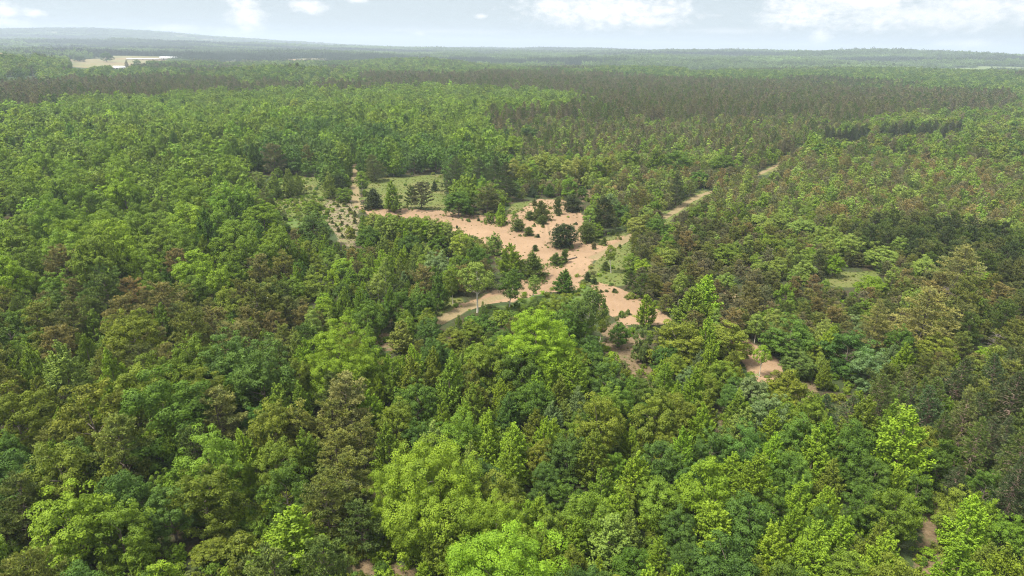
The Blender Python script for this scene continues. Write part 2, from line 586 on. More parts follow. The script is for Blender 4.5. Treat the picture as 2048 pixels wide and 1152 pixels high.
def conifer(seed, W, H, base, nwh, nbr, tuft_step, blades, blen, bwid, prof, rise=(0.15, 0.5), irregular=0.3, flat=0.35, up=0.55, trunk_r=None, inner=0.3, skip=0.0):
    rng = np.random.default_rng(seed)
    tr = trunk_r or 0.014 * H
    S, pts = stem(rng, H, tr, lean=0.025, top=0.97)
    TP, TD, TV = [], [], []
    for w in range(nwh):
        t = (w + 0.5 * rng.random()) / nwh
        z = H * (base + (0.985 - base) * t)
        k = min(int(z / (H * 0.97) * 5), 4)
        f = z / (H * 0.97) * 5 - k
        p0 = pts[k] * (1 - f) + pts[k + 1] * f
        a0 = rng.random() * 6.28
        for b in range(nbr):
            if rng.random() < skip:
                continue
            ang = a0 + b * 6.28 / nbr + rng.normal() * 0.25
            L = W / 2 * float(prof(t)) * (1 + irregular * rng.normal())
            L = min(max(L, 0.25), W * 0.62)
            el = rise[0] + (rise[1] - rise[0]) * t + rng.normal() * 0.1
            d = np.array([math.cos(ang) * math.cos(el), math.sin(ang) * math.cos(el), math.sin(el)])
            tip = p0 + d * L + np.array([0, 0, -0.05 * L])
            rb = tr * 0.28 * (1 - 0.6 * t) + 0.008
            S.append((*p0, *tip, rb, rb * 0.3))
            bv_ = rng.random()
            n = max(2, int(L * (1 - inner) / tuft_step * 2))
            s = inner + (1 - inner) * (rng.random(n) ** 0.8)
            side = np.array([-math.sin(ang), math.cos(ang), 0])
            off = rng.normal(size=n) * flat * L * (1.1 - s * 0.75) * 0.55
            P = p0 + d * (L * s)[:, None] + side * off[:, None] + rng.normal(size=(n, 3)) * 0.12
            TP.append(P)
            TD.append(unit(d * 0.75 + side * (np.sign(off) * 0.45)[:, None] + np.array([0, 0, up]) + rng.normal(size=(n, 3)) * 0.18))
            TV.append(np.full(n, bv_))
    # leading shoots
    TP.append(np.array([[pts[-1][0], pts[-1][1], H * 0.97]]))
    TD.append(np.array([[0, 0, 1.0]]))
    TV.append(np.array([0.6]))
    P = np.concatenate(TP)
    D = np.concatenate(TD)
    cv = np.concatenate(TV)
    n = len(P)
    idx = np.repeat(np.arange(n), blades)
    m = len(idx)
    dd = unit(D[idx] + rng.normal(size=(m, 3)) * 0.5)
    bl = blen * (0.7 + 0.6 * rng.random(m))
    C = P[idx] + dd * (bl * 0.5)[:, None]
    nn = unit(np.cross(dd, rng.normal(size=(m, 3))) + np.array([0, 0, 0.35]))
    lv, lf = leaves(rng, C, nn, bl, bwid, along=dd)
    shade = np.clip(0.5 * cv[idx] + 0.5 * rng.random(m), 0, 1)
    bv, bf = tubes(S, 4)
    return lv, lf, shade, bv, bf


def pine_prof(t):
    return np.interp(t, [0, 0.2, 0.45, 0.7, 0.9, 1], [0.75, 1.0, 0.95, 0.72, 0.4, 0.12])


def red_prof(t):
    return np.interp(t, [0, 0.12, 0.4, 0.75, 1], [0.7, 1.0, 0.8, 0.42, 0.06])


def white_prof(t):
    return np.interp(t, [0, 0.15, 0.4, 0.7, 0.9, 1], [0.85, 1.0, 0.84, 0.5, 0.22, 0.05])


def spruce_prof(t):
    return np.interp(t, [0, 0.08, 1], [0.8, 1.0, 0.03])


def dead_tree(seed, W, H, twigs=40):
    rng = np.random.default_rng(seed)
    S, pts = stem(rng, H, 0.014 * H, top=1.0)
    B = []
    for i in range(twigs):
        z = H * (0.3 + 0.68 * rng.random())
        k = min(int(z / H * 5), 4)
        f = z / H * 5 - k
        p0 = pts[k] * (1 - f) + pts[k + 1] * f
        a = rng.random() * 6.28
        L = W / 2 * (1.15 - 0.8 * z / H) * (0.6 + 0.6 * rng.random())
        q = p0 + np.array([math.cos(a) * L * 0.6, math.sin(a) * L * 0.6, 0.3 * L])
        tip = q + np.array([math.cos(a + 0.3) * L * 0.5, math.sin(a + 0.3) * L * 0.5, 0.35 * L])
        B.append((*p0, *q, 0.07, 0.045))
        B.append((*q, *tip, 0.045, 0.015))
        for _ in range(3):
            e = q + (tip - q) * rng.random() + rng.normal(size=3) * 0.25 * L
            B.append((*q, *e, 0.03, 0.01))
    bv, bf = tubes(S)
    tv, tf = tubes(B, 4)
    return tv, tf, None, bv, bf


# nominal width, height, mesh sets (near detail) and coarse sets (far detail)
SH = {}


def proto(key, W, H, leafmat, bark, near, far, crown='crown', trunk='trunk'):
    SH[key] = dict(W=W, H=H, leaf=leafmat, bark=bark, near=near, far=far, crown=crown, trunk=trunk)


proto('round', 8, 11, LEAF, BARK,
      [broadleaf(100 + i, 8, 11, 0.1, 'round', 240, 0.72, 96, 0.235, limbs=14, lobed=9 + i % 6) for i in range(8)],
      [broadleaf(150 + i, 8, 11, 0.1, 'round', 90, 0.95, 14, 0.75, limbs=3, lobed=7 + i) for i in range(5)])
proto('big', 14, 17, LEAF, BARK,
      [broadleaf(200 + i, 14, 17, 0.06, 'round', 720, 0.85, 150, 0.195, limbs=22, lobed=15 + 2 * i) for i in range(3)],
      [broadleaf(250 + i, 14, 17, 0.1, 'round', 170, 1.3, 14, 0.95, limbs=3, lobed=12) for i in range(2)])
proto('cone', 6, 10.5, LEAF, BARK,
      [broadleaf(300 + i, 6, 10.5, 0.06, 'cone', 210, 0.72, 66, 0.25, shoots=True, limbs=10, lobes=0.24 + 0.04 * (i % 3), core=0.3) for i in range(8)],
      [broadleaf(350 + i, 6, 10.5, 0.08, 'cone', 70, 0.9, 12, 0.8, shoots=True, limbs=2) for i in range(4)])
proto('aspen', 4.6, 11, LEAF, PALEBARK,
      [broadleaf(400 + i, 4.6, 11, 0.3, 'oval', 120, 0.62, 60, 0.21, limbs=12, trunk_r=0.12, core=0.15, lobes=0.25) for i in range(4)],
      [broadleaf(450 + i, 4.6, 11, 0.25, 'oval', 48, 0.8, 12, 0.62, limbs=3, trunk_r=0.12, core=0.2) for i in range(3)])
proto('lone', 7, 11.5, LEAF, PALEBARK,
      [broadleaf(480 + i, 7, 11.5, 0.48, 'round', 95, 0.85, 55, 0.3, limbs=26, trunk_r=0.22, core=0.25, lobes=0.28) for i in range(2)], [])
proto('pine', 6, 10.5, NEEDLE, PINEBARK,
      [conifer(500 + i, 6, 10.5, 0.16, 13, 5, 0.19, 15, 0.42, 0.1, pine_prof, (0.1, 0.8), 0.34, 0.32, 0.95, inner=0.42) for i in range(6)],
      [conifer(550 + i, 6, 10.5, 0.2, 9, 6, 0.75, 5, 0.85, 0.26, pine_prof, (0.05, 0.75), 0.35, 0.4, 0.75) for i in range(4)])
proto('rpine', 4.6, 12.5, NEEDLE, REDBARK,
      [conifer(600 + i, 4.6, 12.5, 0.25, 22, 6, 0.3, 9, 0.42, 0.085, red_prof, (-0.05, 0.6), 0.25, 0.35, 0.6) for i in range(5)],
      [conifer(650 + i, 4.6, 12.5, 0.42, 10, 6, 0.7, 5, 0.8, 0.26, red_prof, (0.0, 0.6), 0.25, 0.35, 0.6) for i in range(4)])
proto('wpine', 9, 14, NEEDLE, PINEBARK,
      [conifer(700 + i, 9, 14, 0.1, 14, 7, 0.22, 9, 0.46, 0.08, white_prof, (-0.05, 0.45), 0.22, 0.42, 0.8, inner=0.25) for i in range(3)],
      [conifer(750 + i, 9, 14, 0.12, 11, 6, 0.6, 5, 0.9, 0.3, white_prof, (-0.05, 0.45), 0.2, 0.4, 0.8) for i in range(2)])
proto('spruce', 4.6, 11, NEEDLE, PINEBARK,
      [conifer(800 + i, 4.6, 11, 0.04, 24, 7, 0.3, 8, 0.36, 0.08, spruce_prof, (-0.25, 0.3), 0.15, 0.4, 0.25) for i in range(3)],
      [conifer(850 + i, 4.6, 11, 0.04, 12, 6, 0.6, 5, 0.75, 0.26, spruce_prof, (-0.25, 0.3), 0.15, 0.4, 0.25) for i in range(2)])
proto('dwarf', 3.2, 3.6, NEEDLE, PINEBARK,
      [conifer(900 + i, 3.2, 3.6, 0.03, 10, 7, 0.16, 8, 0.34, 0.07, spruce_prof if i % 2 else pine_prof, (0.05, 0.6), 0.25, 0.45, 0.6, trunk_r=0.07, inner=0.1) for i in range(4)], [])
proto('shrub', 3.2, 2.2, LEAF, BARK,
      [broadleaf(950 + i, 3.2, 2.2, 0.0, 'round', 46, 0.5, 40, 0.22, limbs=14, trunk_r=0.05, lobes=0.3, core=0.2) for i in range(4)], [],
      crown='foliage', trunk='stem')
proto('dead', 4.5, 9, None, DEADBARK, [dead_tree(970 + i, 4.5, 9) for i in range(3)], [], crown='branches')

KIND = dict(round='broadleaf_tree', big='broadleaf_tree', lone='broadleaf_tree', cone='young_broadleaf_tree', aspen='aspen_tree', pine='pine_tree',
            rpine='red_pine', wpine='white_pine', spruce='spruce_tree', dwarf='young_pine', shrub='shrub', dead='dead_tree')
CAT = dict(broadleaf_tree='tree', young_broadleaf_tree='tree', aspen_tree='tree', pine_tree='pine tree', red_pine='pine tree', white_pine='pine tree',
           spruce_tree='spruce tree', young_pine='young pine', shrub='shrub', dead_tree='dead tree')
NOUN = dict(broadleaf_tree='broadleaf tree', young_broadleaf_tree='young pointed tree', aspen_tree='slim aspen', pine_tree='pine',
            red_pine='straight pine', white_pine='white pine', spruce_tree='spruce', young_pine='young pine', shrub='shrub', dead_tree='bare dead tree')
TINT = {  # real leaf colours (linear albedo) and the word for them
    'lime': ((0.187, 0.268, 0.023), 'bright lime'), 'bright': ((0.163, 0.238, 0.02), 'bright green'), 'mid': ((0.13, 0.192, 0.022), 'mid green'),
    'deep': ((0.08, 0.136, 0.02), 'deep green'), 'blue': ((0.074, 0.13, 0.026), 'bluish green'), 'olive': ((0.14, 0.17, 0.022), 'olive green'),
    'dolive': ((0.09, 0.132, 0.032), 'dark olive'), 'silver': ((0.15, 0.205, 0.08), 'silvery green'), 'light': ((0.172, 0.225, 0.045), 'light green'),
    'yell': ((0.2, 0.22, 0.05), 'yellowish'), 'pol': ((0.145, 0.172, 0.042), 'olive'), 'pgr': ((0.118, 0.143, 0.048), 'dull green'),
    'pdk': ((0.06, 0.085, 0.034), 'dark green'), 'pbr': ((0.162, 0.158, 0.06), 'brownish'), 'prust': ((0.2, 0.168, 0.072), 'rusty brown'),
    'pgrey': ((0.142, 0.142, 0.076), 'grey brown'), 'plite': ((0.2, 0.215, 0.07), 'pale olive'), 'pblue': ((0.075, 0.115, 0.05), 'bluish dark'),
    'wood': ((0.3, 0.25, 0.2), 'bleached'),
}

# ------------------------------------------------------------------ trees read off the photo: kind x top base width colour [| short name | label]
HERO = '''
round 156 965 1150 128 bright | the maple by bottom corner | big mid green maple with a yellowish shoulder near the bottom corner
round 257 995 1140 92 mid
round 333 960 0 88 blue | the bluish oak with bare limb | bluish green oak with a bare reddish limb showing low down
round 400 931 0 105 olive
round 403 856 0 118 mid
round 240 936 0 88 blue
pine 236 828 0 98 pol
round 312 835 0 76 bright
pine 434 773 0 92 plite
round 312 738 0 140 deep | the wide deep green maple | wide deep green maple standing among the olive pines
round 174 752 0 120 olive
cone 135 788 0 62 olive
round 20 766 0 95 olive
round 95 873 0 108 olive
round 18 898 0 85 blue
cone 83 950 0 44 bright
pine 28 950 0 80 dolive
round 570 932 0 92 deep
pine 652 955 0 95 pol
cone 594 1011 1150 122 bright | the bright tree by mossy gap | bright green tree in front of the mossy gap at the bottom edge
round 422 1085 1130 60 olive
round 320 1118 0 86 lime
shrub 487 1070 1118 68 olive
pine 574 842 0 50 pol
cone 613 849 0 60 mid
pine 670 868 0 75 pol
pine 690 905 0 92 pol
cone 490 852 0 58 lime
round 552 790 0 100 olive
pine 590 812 0 76 pol
pine 662 805 0 80 pol
big 875 870 0 225 lime | the great lime maple | great lime green maple with the broadest crown at the bottom edge
big 800 930 0 130 bright
big 1000 1058 0 262 lime | the lime maple cut by frame | lime green maple whose crown is cut off by the bottom edge
round 985 938 0 110 olive
big 990 1000 0 180 bright
cone 1018 872 0 66 bright
cone 1073 992 0 62 lime
round 1140 862 0 78 blue
round 1195 784 0 104 olive | the tall olive oak | tall olive oak with a dark hollow in its crown
round 1084 870 0 56 olive
cone 1266 850 0 44 lime
cone 1272 905 0 64 lime
round 1085 927 0 54 blue
round 1145 1090 0 60 olive
cone 1210 1028 1140 104 light
round 1325 875 0 76 blue
cone 1018 780 0 54 blue
cone 970 812 0 60 lime
round 918 815 0 86 mid
round 790 796 0 76 olive
round 833 838 0 56 blue
pine 726 842 0 78 pol
pine 678 748 0 102 pbr
pine 707 962 0 68 pgr
pine 722 1010 0 78 dolive
cone 1237 967 0 72 lime
cone 1108 800 0 46 silver
cone 1160 770 0 44 silver
cone 1820 813 0 92 lime | the lime maple amid pines | lime green maple in front of the dark pine block
round 1890 880 0 62 deep
round 1720 842 0 86 deep | the dark oak before pines | deep green oak standing before the dark pine block
cone 1633 853 0 70 lime
round 1626 787 0 78 mid
round 1546 783 0 70 silver
round 1511 744 0 56 silver
round 1567 736 826 70 olive | the round oak by bare soil | olive round oak beside the strip of bare reddish soil
cone 1549 818 0 46 lime
cone 1515 905 0 76 lime | the lime cone | lime green cone shaped tree amid bluish oaks
round 1487 844 0 82 blue
cone 1414 809 0 60 bright
round 1417 912 0 108 bright
cone 1449 950 0 64 lime
cone 1417 998 1120 100 bright | the tall bright cone | tall bright green pointed tree near the bottom edge
round 1508 992 0 98 blue | the bluish oak at bottom | bluish dark oak between two bright pointed trees at the bottom
cone 1605 957 0 64 lime
cone 1671 919 0 50 olive
cone 1660 974 0 64 lime
round 1737 967 0 66 deep
round 1800 974 0 84 mid
cone 1796 931 0 44 lime
round 1844 941 0 56 deep
cone 1952 988 0 68 lime | the lime tree past the path | lime green pointed tree just beyond the reddish path
round 1983 940 0 58 deep
round 1931 974 0 62 olive
lone 1893 1023 1085 46 olive
round 2032 1030 0 58 mid
cone 1786 1065 0 74 lime
cone 1640 1044 0 80 bright
cone 1560 1050 0 76 lime
round 1643 1009 0 56 deep
cone 1690 1026 0 76 lime
round 1368 1082 0 62 blue
cone 1372 1120 0 74 bright
round 1699 1100 0 78 mid
cone 1938 1085 0 84 bright
cone 2020 1100 0 74 bright
cone 1369 860 0 60 bright
round 1750 905 0 68 deep
big 678 638 0 148 bright | the great maple by pines | great bright green maple at the edge of the brown pine stand
big 1076 612 0 150 lime | the great lime maple by sand | great lime green maple standing below the sand bend
round 1045 690 0 84 deep
round 985 674 0 80 mid
round 1135 605 705 72 deep
lone 1163 576 708 58 dolive | the leaning birch | leaning birch with a white stem below a dark olive crown
aspen 1200 614 684 30 olive
lone 955 525 625 64 light | the lone pale-stemmed tree | lone light green tree with a pale bare trunk at the track bend
aspen 1018 535 618 58 deep | the tall dark gappy tree | tall dark gappy tree standing on the bend of sand
aspen 1067 549 597 26 light
cone 1125 538 585 46 deep | the dark pointed tree | dark pointed tree on the lower rim of the sand
cone 1020 487 553 52 bright | the bright tree on sand | bright green tree at the near rim of the sand clearing
cone 988 464 507 40 light
dwarf 1067 503 553 58 dolive | the dark pine thicket | dark wide pine bush joined to the bright tree on the sand
dwarf 1112 503 527 28 dolive | the low dark pine bush | low dark pine bush alone beside the sand road
dwarf 1128 498 524 14 dolive
dwarf 1126 448 491 54 pdk | the pine clump on sand | dark green pine clump alone amid the open sand
round 917 376 431 58 deep | the round oak at sand top | round deep green oak on the far rim of the sand
pine 973 371 428 50 pgr
wpine 908 312 392 54 pdk | the tall white pine | tall dark white pine at the corner of the meadow
wpine 958 313 380 48 pdk
wpine 987 310 388 40 pdk
wpine 1014 322 400 44 pdk
cone 787 362 422 40 mid | the green tree in meadow | mid green tree on the near edge of the meadow
dwarf 746 376 416 40 pdk | the dark bushy pine | dark bushy pine beside the rutted track
aspen 727 343 388 30 mid
cone 661 345 397 32 light
round 690 375 404 34 mid
pine 681 350 386 24 pdk
cone 695 317 363 24 deep
wpine 752 306 362 42 pgr | the broad white pine | broad dull white pine behind the meadow
dwarf 869 362 382 15 pdk | the dark pine in meadow | small dark pine alone in the open meadow
pine 843 363 418 36 pgrey
pine 822 372 416 22 dolive
round 635 423 494 60 dolive | the dark round oak | dark olive round oak beside the gravelly scrub
round 625 399 436 38 mid
round 739 450 506 50 deep
round 880 470 512 50 deep
aspen 922 464 530 44 olive
round 878 500 562 50 silver
round 915 505 556 40 mid
pine 850 534 600 48 pbr
round 806 576 650 48 deep
round 845 576 648 50 deep
aspen 906 533 608 30 olive
cone 878 550 620 38 deep
cone 805 642 706 56 yell | the yellowish feathery tree | yellowish feathery young tree beside a patch of bare soil
round 860 634 694 54 blue
cone 777 572 632 26 mid
cone 722 576 652 34 mid
cone 690 571 632 36 mid
round 654 594 650 40 bright
round 702 615 662 28 bright
round 633 546 592 56 olive
round 591 554 606 48 mid
round 690 513 560 52 bright
round 658 495 538 36 mid
cone 625 529 572 30 light
cone 705 533 582 42 mid
round 735 531 572 32 mid
cone 808 542 580 30 silver
spruce 916 630 668 22 deep
shrub 945 630 656 46 deep
shrub 978 640 670 50 deep
cone 1003 404 443 28 bright
shrub 978 420 442 24 mid
shrub 1000 427 448 22 bright
dwarf 1037 438 459 26 dolive
aspen 1030 420 452 16 mid
dwarf 1057 452 468 18 dolive
dwarf 1083 398 437 34 dolive
dwarf 1115 393 426 15 dolive
dwarf 1060 420 436 20 dolive
dwarf 1084 428 444 18 dolive
dwarf 1069 395 409 12 pgr
dwarf 1145 389 421 33 pdk | the cone bush on sand | dark cone shaped pine bush at the far end of the sand
aspen 1178 416 470 30 light
dwarf 1176 446 483 34 dolive
pine 1205 395 466 40 pdk
pine 1192 420 468 28 dolive
round 1217 385 428 36 silver
round 1240 405 445 40 blue
round 1290 408 442 32 light
round 1186 404 442 28 mid
cone 1065 370 394 20 pdk
cone 1099 366 394 24 deep
round 1138 350 396 35 mid
round 1165 372 399 22 deep
aspen 1272 433 483 40 yell | the yellowish aspen | yellowish aspen standing beside a dark round oak
round 1311 429 485 44 deep | the dark oak by aspen | dark round oak close beside the yellowish aspen
round 1330 465 504 28 mid
aspen 1332 493 543 44 light
round 1284 517 557 36 bright
round 1262 507 543 36 mid
lone 1222 491 546 24 olive | the thin tree on grass | thin olive tree with gaps standing on the grassy strip
dwarf 1210 522 540 18 dolive
dwarf 1175 545 563 12 pdk
dwarf 1188 555 566 10 pdk
shrub 1185 540 552 13 pbr
dwarf 1207 472 488 14 dolive
dwarf 1187 481 495 10 pgrey
dwarf 1234 464 471 6 dolive
dwarf 1225 460 470 9 dolive
dwarf 1240 488 495 6 dolive
dwarf 1152 440 446 7 pdk
dwarf 1070 489 501 11 dolive
dwarf 914 449 455 5 pdk
dwarf 957 433 439 5 pdk
dwarf 1068 443 450 6 pdk
dwarf 1086 445 452 6 pdk
dwarf 1076 465 472 7 pdk
dwarf 1041 465 469 4 pdk
dwarf 1118 425 430 5 pdk
dwarf 1136 428 432 4 pdk
dwarf 1202 576 583 6 pdk
dwarf 1214 578 582 4 pdk
dwarf 1229 575 583 8 pdk
shrub 1262 582 596 18 olive
shrub 1243 618 632 14 deep
shrub 1256 616 628 10 deep
pine 1258 541 577 24 dolive
pine 1281 546 592 34 dolive
pine 1306 548 596 34 pol
pine 1334 566 604 24 prust
cone 1292 586 652 46 bright | the bright tree below sand | bright green tree at the tip of the lower sand lobe
round 1237 645 694 42 deep
round 1280 646 722 44 dolive
cone 1398 546 645 70 lime | the lime maple behind cone | lime topped maple rising behind a larger green cone
cone 1386 574 664 86 mid | the large green cone | large mid green cone shaped tree right of the sand lobe
round 1346 642 730 104 olive | the broad olive oak | broad olive oak below the lower sand lobe
round 1453 643 720 82 olive | the olive oak by bare sand | olive round oak beside the small patch of bare sand
round 1332 682 0 50 blue
cone 1470 694 0 34 olive
round 1450 713 0 54 mid
cone 1402 694 0 32 silver
cone 1333 720 0 46 mid
round 1373 726 0 38 silver
cone 1398 730 0 62 bright
lone 1519 687 750 28 bright | the thin sapling | thin bright sapling alone on the small bare patch of sand
round 1474 742 0 46 blue
round 1570 630 722 86 deep | the deep green oak | deep green oak casting shade over the bare sand patch
round 1594 699 756 56 dolive | the small olive oak | small dark olive round oak beside the deep green one
cone 1667 648 0 46 lime | the lime flush of leaves | lime green pointed tree pressed against a bluish oak
round 1692 662 748 90 blue | the large bluish oak | large bluish green oak beside a lime green tree
round 1750 693 0 58 silver
cone 1786 682 0 30 silver
cone 1815 682 0 42 bright
round 1811 647 0 48 deep
round 1863 662 728 66 olive
cone 1903 705 748 24 bright
round 1960 691 738 34 lime
wpine 1836 568 700 112 plite | the great white pine | great pale olive white pine with layered flat boughs
wpine 1910 482 596 82 plite | the layered white pine | pale layered white pine standing higher than its neighbours
round 1949 533 582 50 bright
round 1845 510 566 50 light
aspen 1695 465 527 44 light
round 1765 491 542 54 light
aspen 1792 469 522 28 light
round 1742 479 520 36 light
round 1664 505 553 34 bright
round 1515 424 465 40 light
round 1548 422 466 34 light
round 1568 424 462 32 light
round 1596 434 482 46 light
round 1614 439 482 40 light
round 1655 449 500 42 light
aspen 1676 424 465 24 light
round 1452 486 536 56 mid
round 1535 470 520 46 mid
round 1522 519 560 42 light
round 1556 512 556 36 light
round 1605 519 562 42 light
round 1448 543 580 36 light
round 1740 548 602 50 bright | the bright tree by far glade | bright green tree on the edge of the small grassy glade
wpine 1740 598 700 60 plite
round 1707 624 668 32 silver
dead 1892 572 610 34 wood | the grey dead tree | grey bare dead tree amid the olive pines
dead 1987 666 706 36 wood | the pale dead tree | pale bare dead tree low among olive pines
dead 1740 322 350 12 wood
dead 1800 333 356 12 wood
round 1441 304 358 46 deep | the dark round tree | dark round tree standing near the far bend of the track
round 1397 340 374 40 deep
wpine 1690 310 352 32 pbr
wpine 1351 346 410 40 pdk
pine 1240 348 394 36 pbr
pine 1267 381 427 22 pbr
pine 1284 380 420 30 pbr
round 1208 354 394 38 light
round 1255 294 348 50 mid
cone 1309 291 354 44 mid
round 1351 297 352 52 deep
round 1056 250 290 38 blue
round 1030 270 320 40 bright
pine 347 496 0 46 prust
pine 257 555 0 48 prust
pine 118 490 0 56 pbr
pine 541 620 0 48 prust
pine 302 650 0 46 pbr
pine 517 510 0 52 pbr
round 257 615 0 86 olive
round 378 670 0 88 mid
round 448 660 0 96 blue
cone 120 680 0 72 light
round 295 705 0 80 mid
cone 24 708 0 48 bright
pine 552 288 352 40 pgrey | the grey-olive pine | tall grey olive pine at the edge of the hardwoods
cone 517 284 348 34 deep
pine 614 292 338 26 pbr
round 517 339 377 28 light
cone 552 346 397 34 light
cone 581 336 394 30 light
cone 600 347 388 24 light
round 562 422 442 22 dolive
round 529 398 474 56 bright
round 1117 588 646 52 olive
round 1092 598 650 44 olive
round 1070 594 642 38 dolive
round 1145 590 650 42 mid
round 1130 606 692 56 dolive
spruce 966 602 634 18 deep
shrub 1004 618 650 44 mid
shrub 1030 622 652 40 deep
round 905 655 706 60 olive
round 940 640 690 50 mid
round 160 109 123 17 blue | the dark tree in tan field | dark tree at the far edge of the tan farm field
round 214 103 124 19 blue | the bigger field tree | bigger dark tree standing in the tan farm field
spruce 254 119 134 8 pdk
round 274 118 133 14 deep
shrub 701 452 476 20 olive
shrub 640 408 420 10 mid
shrub 655 420 430 8 mid
dwarf 668 402 409 6 pgr
dwarf 676 407 414 6 pgr
dwarf 690 404 412 8 pgr
dwarf 665 440 447 5 pgr
dwarf 672 446 454 6 pgr
dwarf 684 442 449 5 pgr
dwarf 680 428 437 8 pgr
dwarf 700 414 424 8 pgr
dwarf 710 420 434 9 pgr
dwarf 710 436 447 7 pgr
dwarf 695 448 454 6 pgr
dwarf 677 455 464 7 pgr
dwarf 685 468 476 6 pgr
dwarf 704 464 473 6 pgr
'''
# a grove of slim aspens, the pale aspen belt, the row of dark spruces
_g = np.random.default_rng(5)
for i in range(17):
    x = 752 + i * 9.2 + _g.normal() * 3
    y = 432 + 3 * math.sin(i * 1.3) + (i - 8) * 0.9 + _g.normal() * 3
    HERO += f'aspen {x:.0f} {y:.0f} {y + 68:.0f} {26 + _g.random() * 8:.0f} {("light", "light", "mid", "bright")[i % 4]}\n'
for i in range(24):
    x = 1030 + i * 8 + _g.normal() * 4
    y = 312 + _g.normal() * 6 - 4 * math.sin(i / 5)
    HERO += f'aspen {x:.0f} {y:.0f} {y + 58:.0f} {22 + _g.random() * 10:.0f} {("yell", "light", "olive", "yell", "mid")[i % 5]}\n'
for i in range(24):
    x = 1652 + i * 11.3 + _g.normal() * 2
    y = 254 - i * 0.75 + _g.normal() * 2.5
    if 7 < i < 10:
        continue
    HERO += f'spruce {x:.0f} {y:.0f} {y + 30:.0f} {16 + _g.random() * 5:.0f} pdk\n'

# ------------------------------------------------------------------ woods: photo zones of the canopy and what grows there
ZONES = [
    # (name, canopy height used to look the zone up, polygon in photo pixels)
    ('none', 0, [(1716, 196), (1728, 196), (1732, 222), (1714, 222)]),
    ('darkwood', 14, [(492, 266), (560, 232), (640, 222), (760, 232), (900, 262), (1000, 290), (1056, 306), (1036, 328), (950, 333), (880, 346), (740, 340), (640, 332), (560, 302)]),
    ('hardwood', 16, [(-200, 196), (60, 192), (150, 182), (300, 178), (560, 163), (700, 168), (860, 158), (1050, 164), (1195, 184), (1190, 196), (965, 212),
                      (1000, 246), (1034, 280), (1056, 304), (1036, 326), (950, 332), (880, 345), (740, 338), (640, 330), (560, 300), (492, 268),
                      (484, 300), (520, 350), (566, 430), (540, 484), (430, 512), (330, 492), (200, 482), (100, 492), (-200, 500)]),
    ('farwood', 13, [(468, 150), (490, 128), (540, 118), (620, 122), (700, 142), (748, 160), (640, 166), (540, 163), (470, 162)]),
    ('farwood', 13, [(640, 140), (780, 112), (860, 104), (960, 106), (1030, 124), (1092, 142), (1000, 144), (900, 146), (700, 146)]),
    ('farwood', 13, [(-90, 76), (60, 84), (120, 96), (144, 120), (120, 141), (-90, 141)]),
    ('plantation', 14, [(-200, 166), (100, 156), (300, 153), (560, 150), (800, 138), (1050, 138), (1220, 148), (1500, 158), (1760, 172), (2030, 184), (2030, 196),
                        (1800, 214), (1720, 222), (1560, 214), (1420, 214), (1240, 226), (1080, 212), (1000, 236), (940, 212), (860, 170), (560, 172), (300, 188), (100, 200), (-200, 200)]),
    ('greypine', 10, [(960, 212), (1080, 210), (1240, 226), (1420, 216), (1560, 214), (1700, 222), (1690, 240), (1610, 262), (1590, 290), (1480, 300), (1440, 290), (1380, 280), (1250, 290), (1060, 300), (1000, 246)]),
    ('scrubpine', 9, [(-300, 496), (100, 490), (200, 480), (330, 490), (430, 510), (560, 480), (600, 520), (620, 580), (625, 650), (560, 740), (420, 690), (300, 720), (150, 690), (-300, 700)]),
    ('foreleft', 10, [(-600, 690), (150, 690), (300, 720), (420, 690), (560, 720), (620, 660), (760, 760), (760, 900), (700, 1000), (720, 1400), (-600, 1400)]),
    ('darkpine', 10, [(1640, 770), (1760, 720), (1900, 740), (2048, 690), (2300, 690), (2300, 940), (1990, 950), (1900, 880), (1850, 800), (1760, 800), (1690, 820)]),
    ('olivepine', 9, [(1780, 600), (1990, 540), (2300, 560), (2300, 700), (2048, 700), (1900, 745), (1860, 690), (1790, 680)]),
    ('forest_young', 9, [(700, 690), (900, 650), (1010, 620), (1180, 640), (1330, 640), (1500, 660), (1640, 640), (1700, 700), (1640, 790), (1690, 830), (1760, 800), (1850, 810), (1900, 900), (2000, 960), (2600, 960), (2600, 1500), (720, 1500), (700, 1000)]),
    ('midmix', 8, [(560, 480), (640, 400), (760, 420), (960, 440), (1000, 520), (1060, 560), (1180, 600), (1200, 660), (900, 690), (700, 720), (610, 660), (600, 540)]),
    ('darkpatch', 9, [(1690, 432), (1800, 412), (1960, 436), (2300, 470), (2300, 560), (1960, 530), (1820, 470), (1720, 470)]),
    ('backgreen', 11, [(1610, 262), (1690, 236), (1800, 212), (1960, 194), (2300, 180), (2300, 300), (1950, 300), (1800, 290), (1640, 290)]),
    ('rightmix', 8, [(1040, 330), (1060, 300), (1250, 290), (1480, 290), (1640, 280), (1950, 290), (2400, 290), (2400, 470), (1960, 440), (1800, 414), (1690, 430), (1620, 400), (1480, 430), (1340, 440), (1180, 400), (1000, 350)]),
    ('rightpine', 8, [(1180, 420), (1330, 440), (1480, 420), (1620, 400), (1700, 460), (1820, 480), (1960, 530), (2400, 560), (2400, 620), (1780, 640), (1500, 660), (1330, 640), (1240, 560)]),
    ('backmix', 9, [(560, 300), (760, 340), (1000, 330), (1060, 380), (900, 400), (700, 400), (520, 420)]),
]
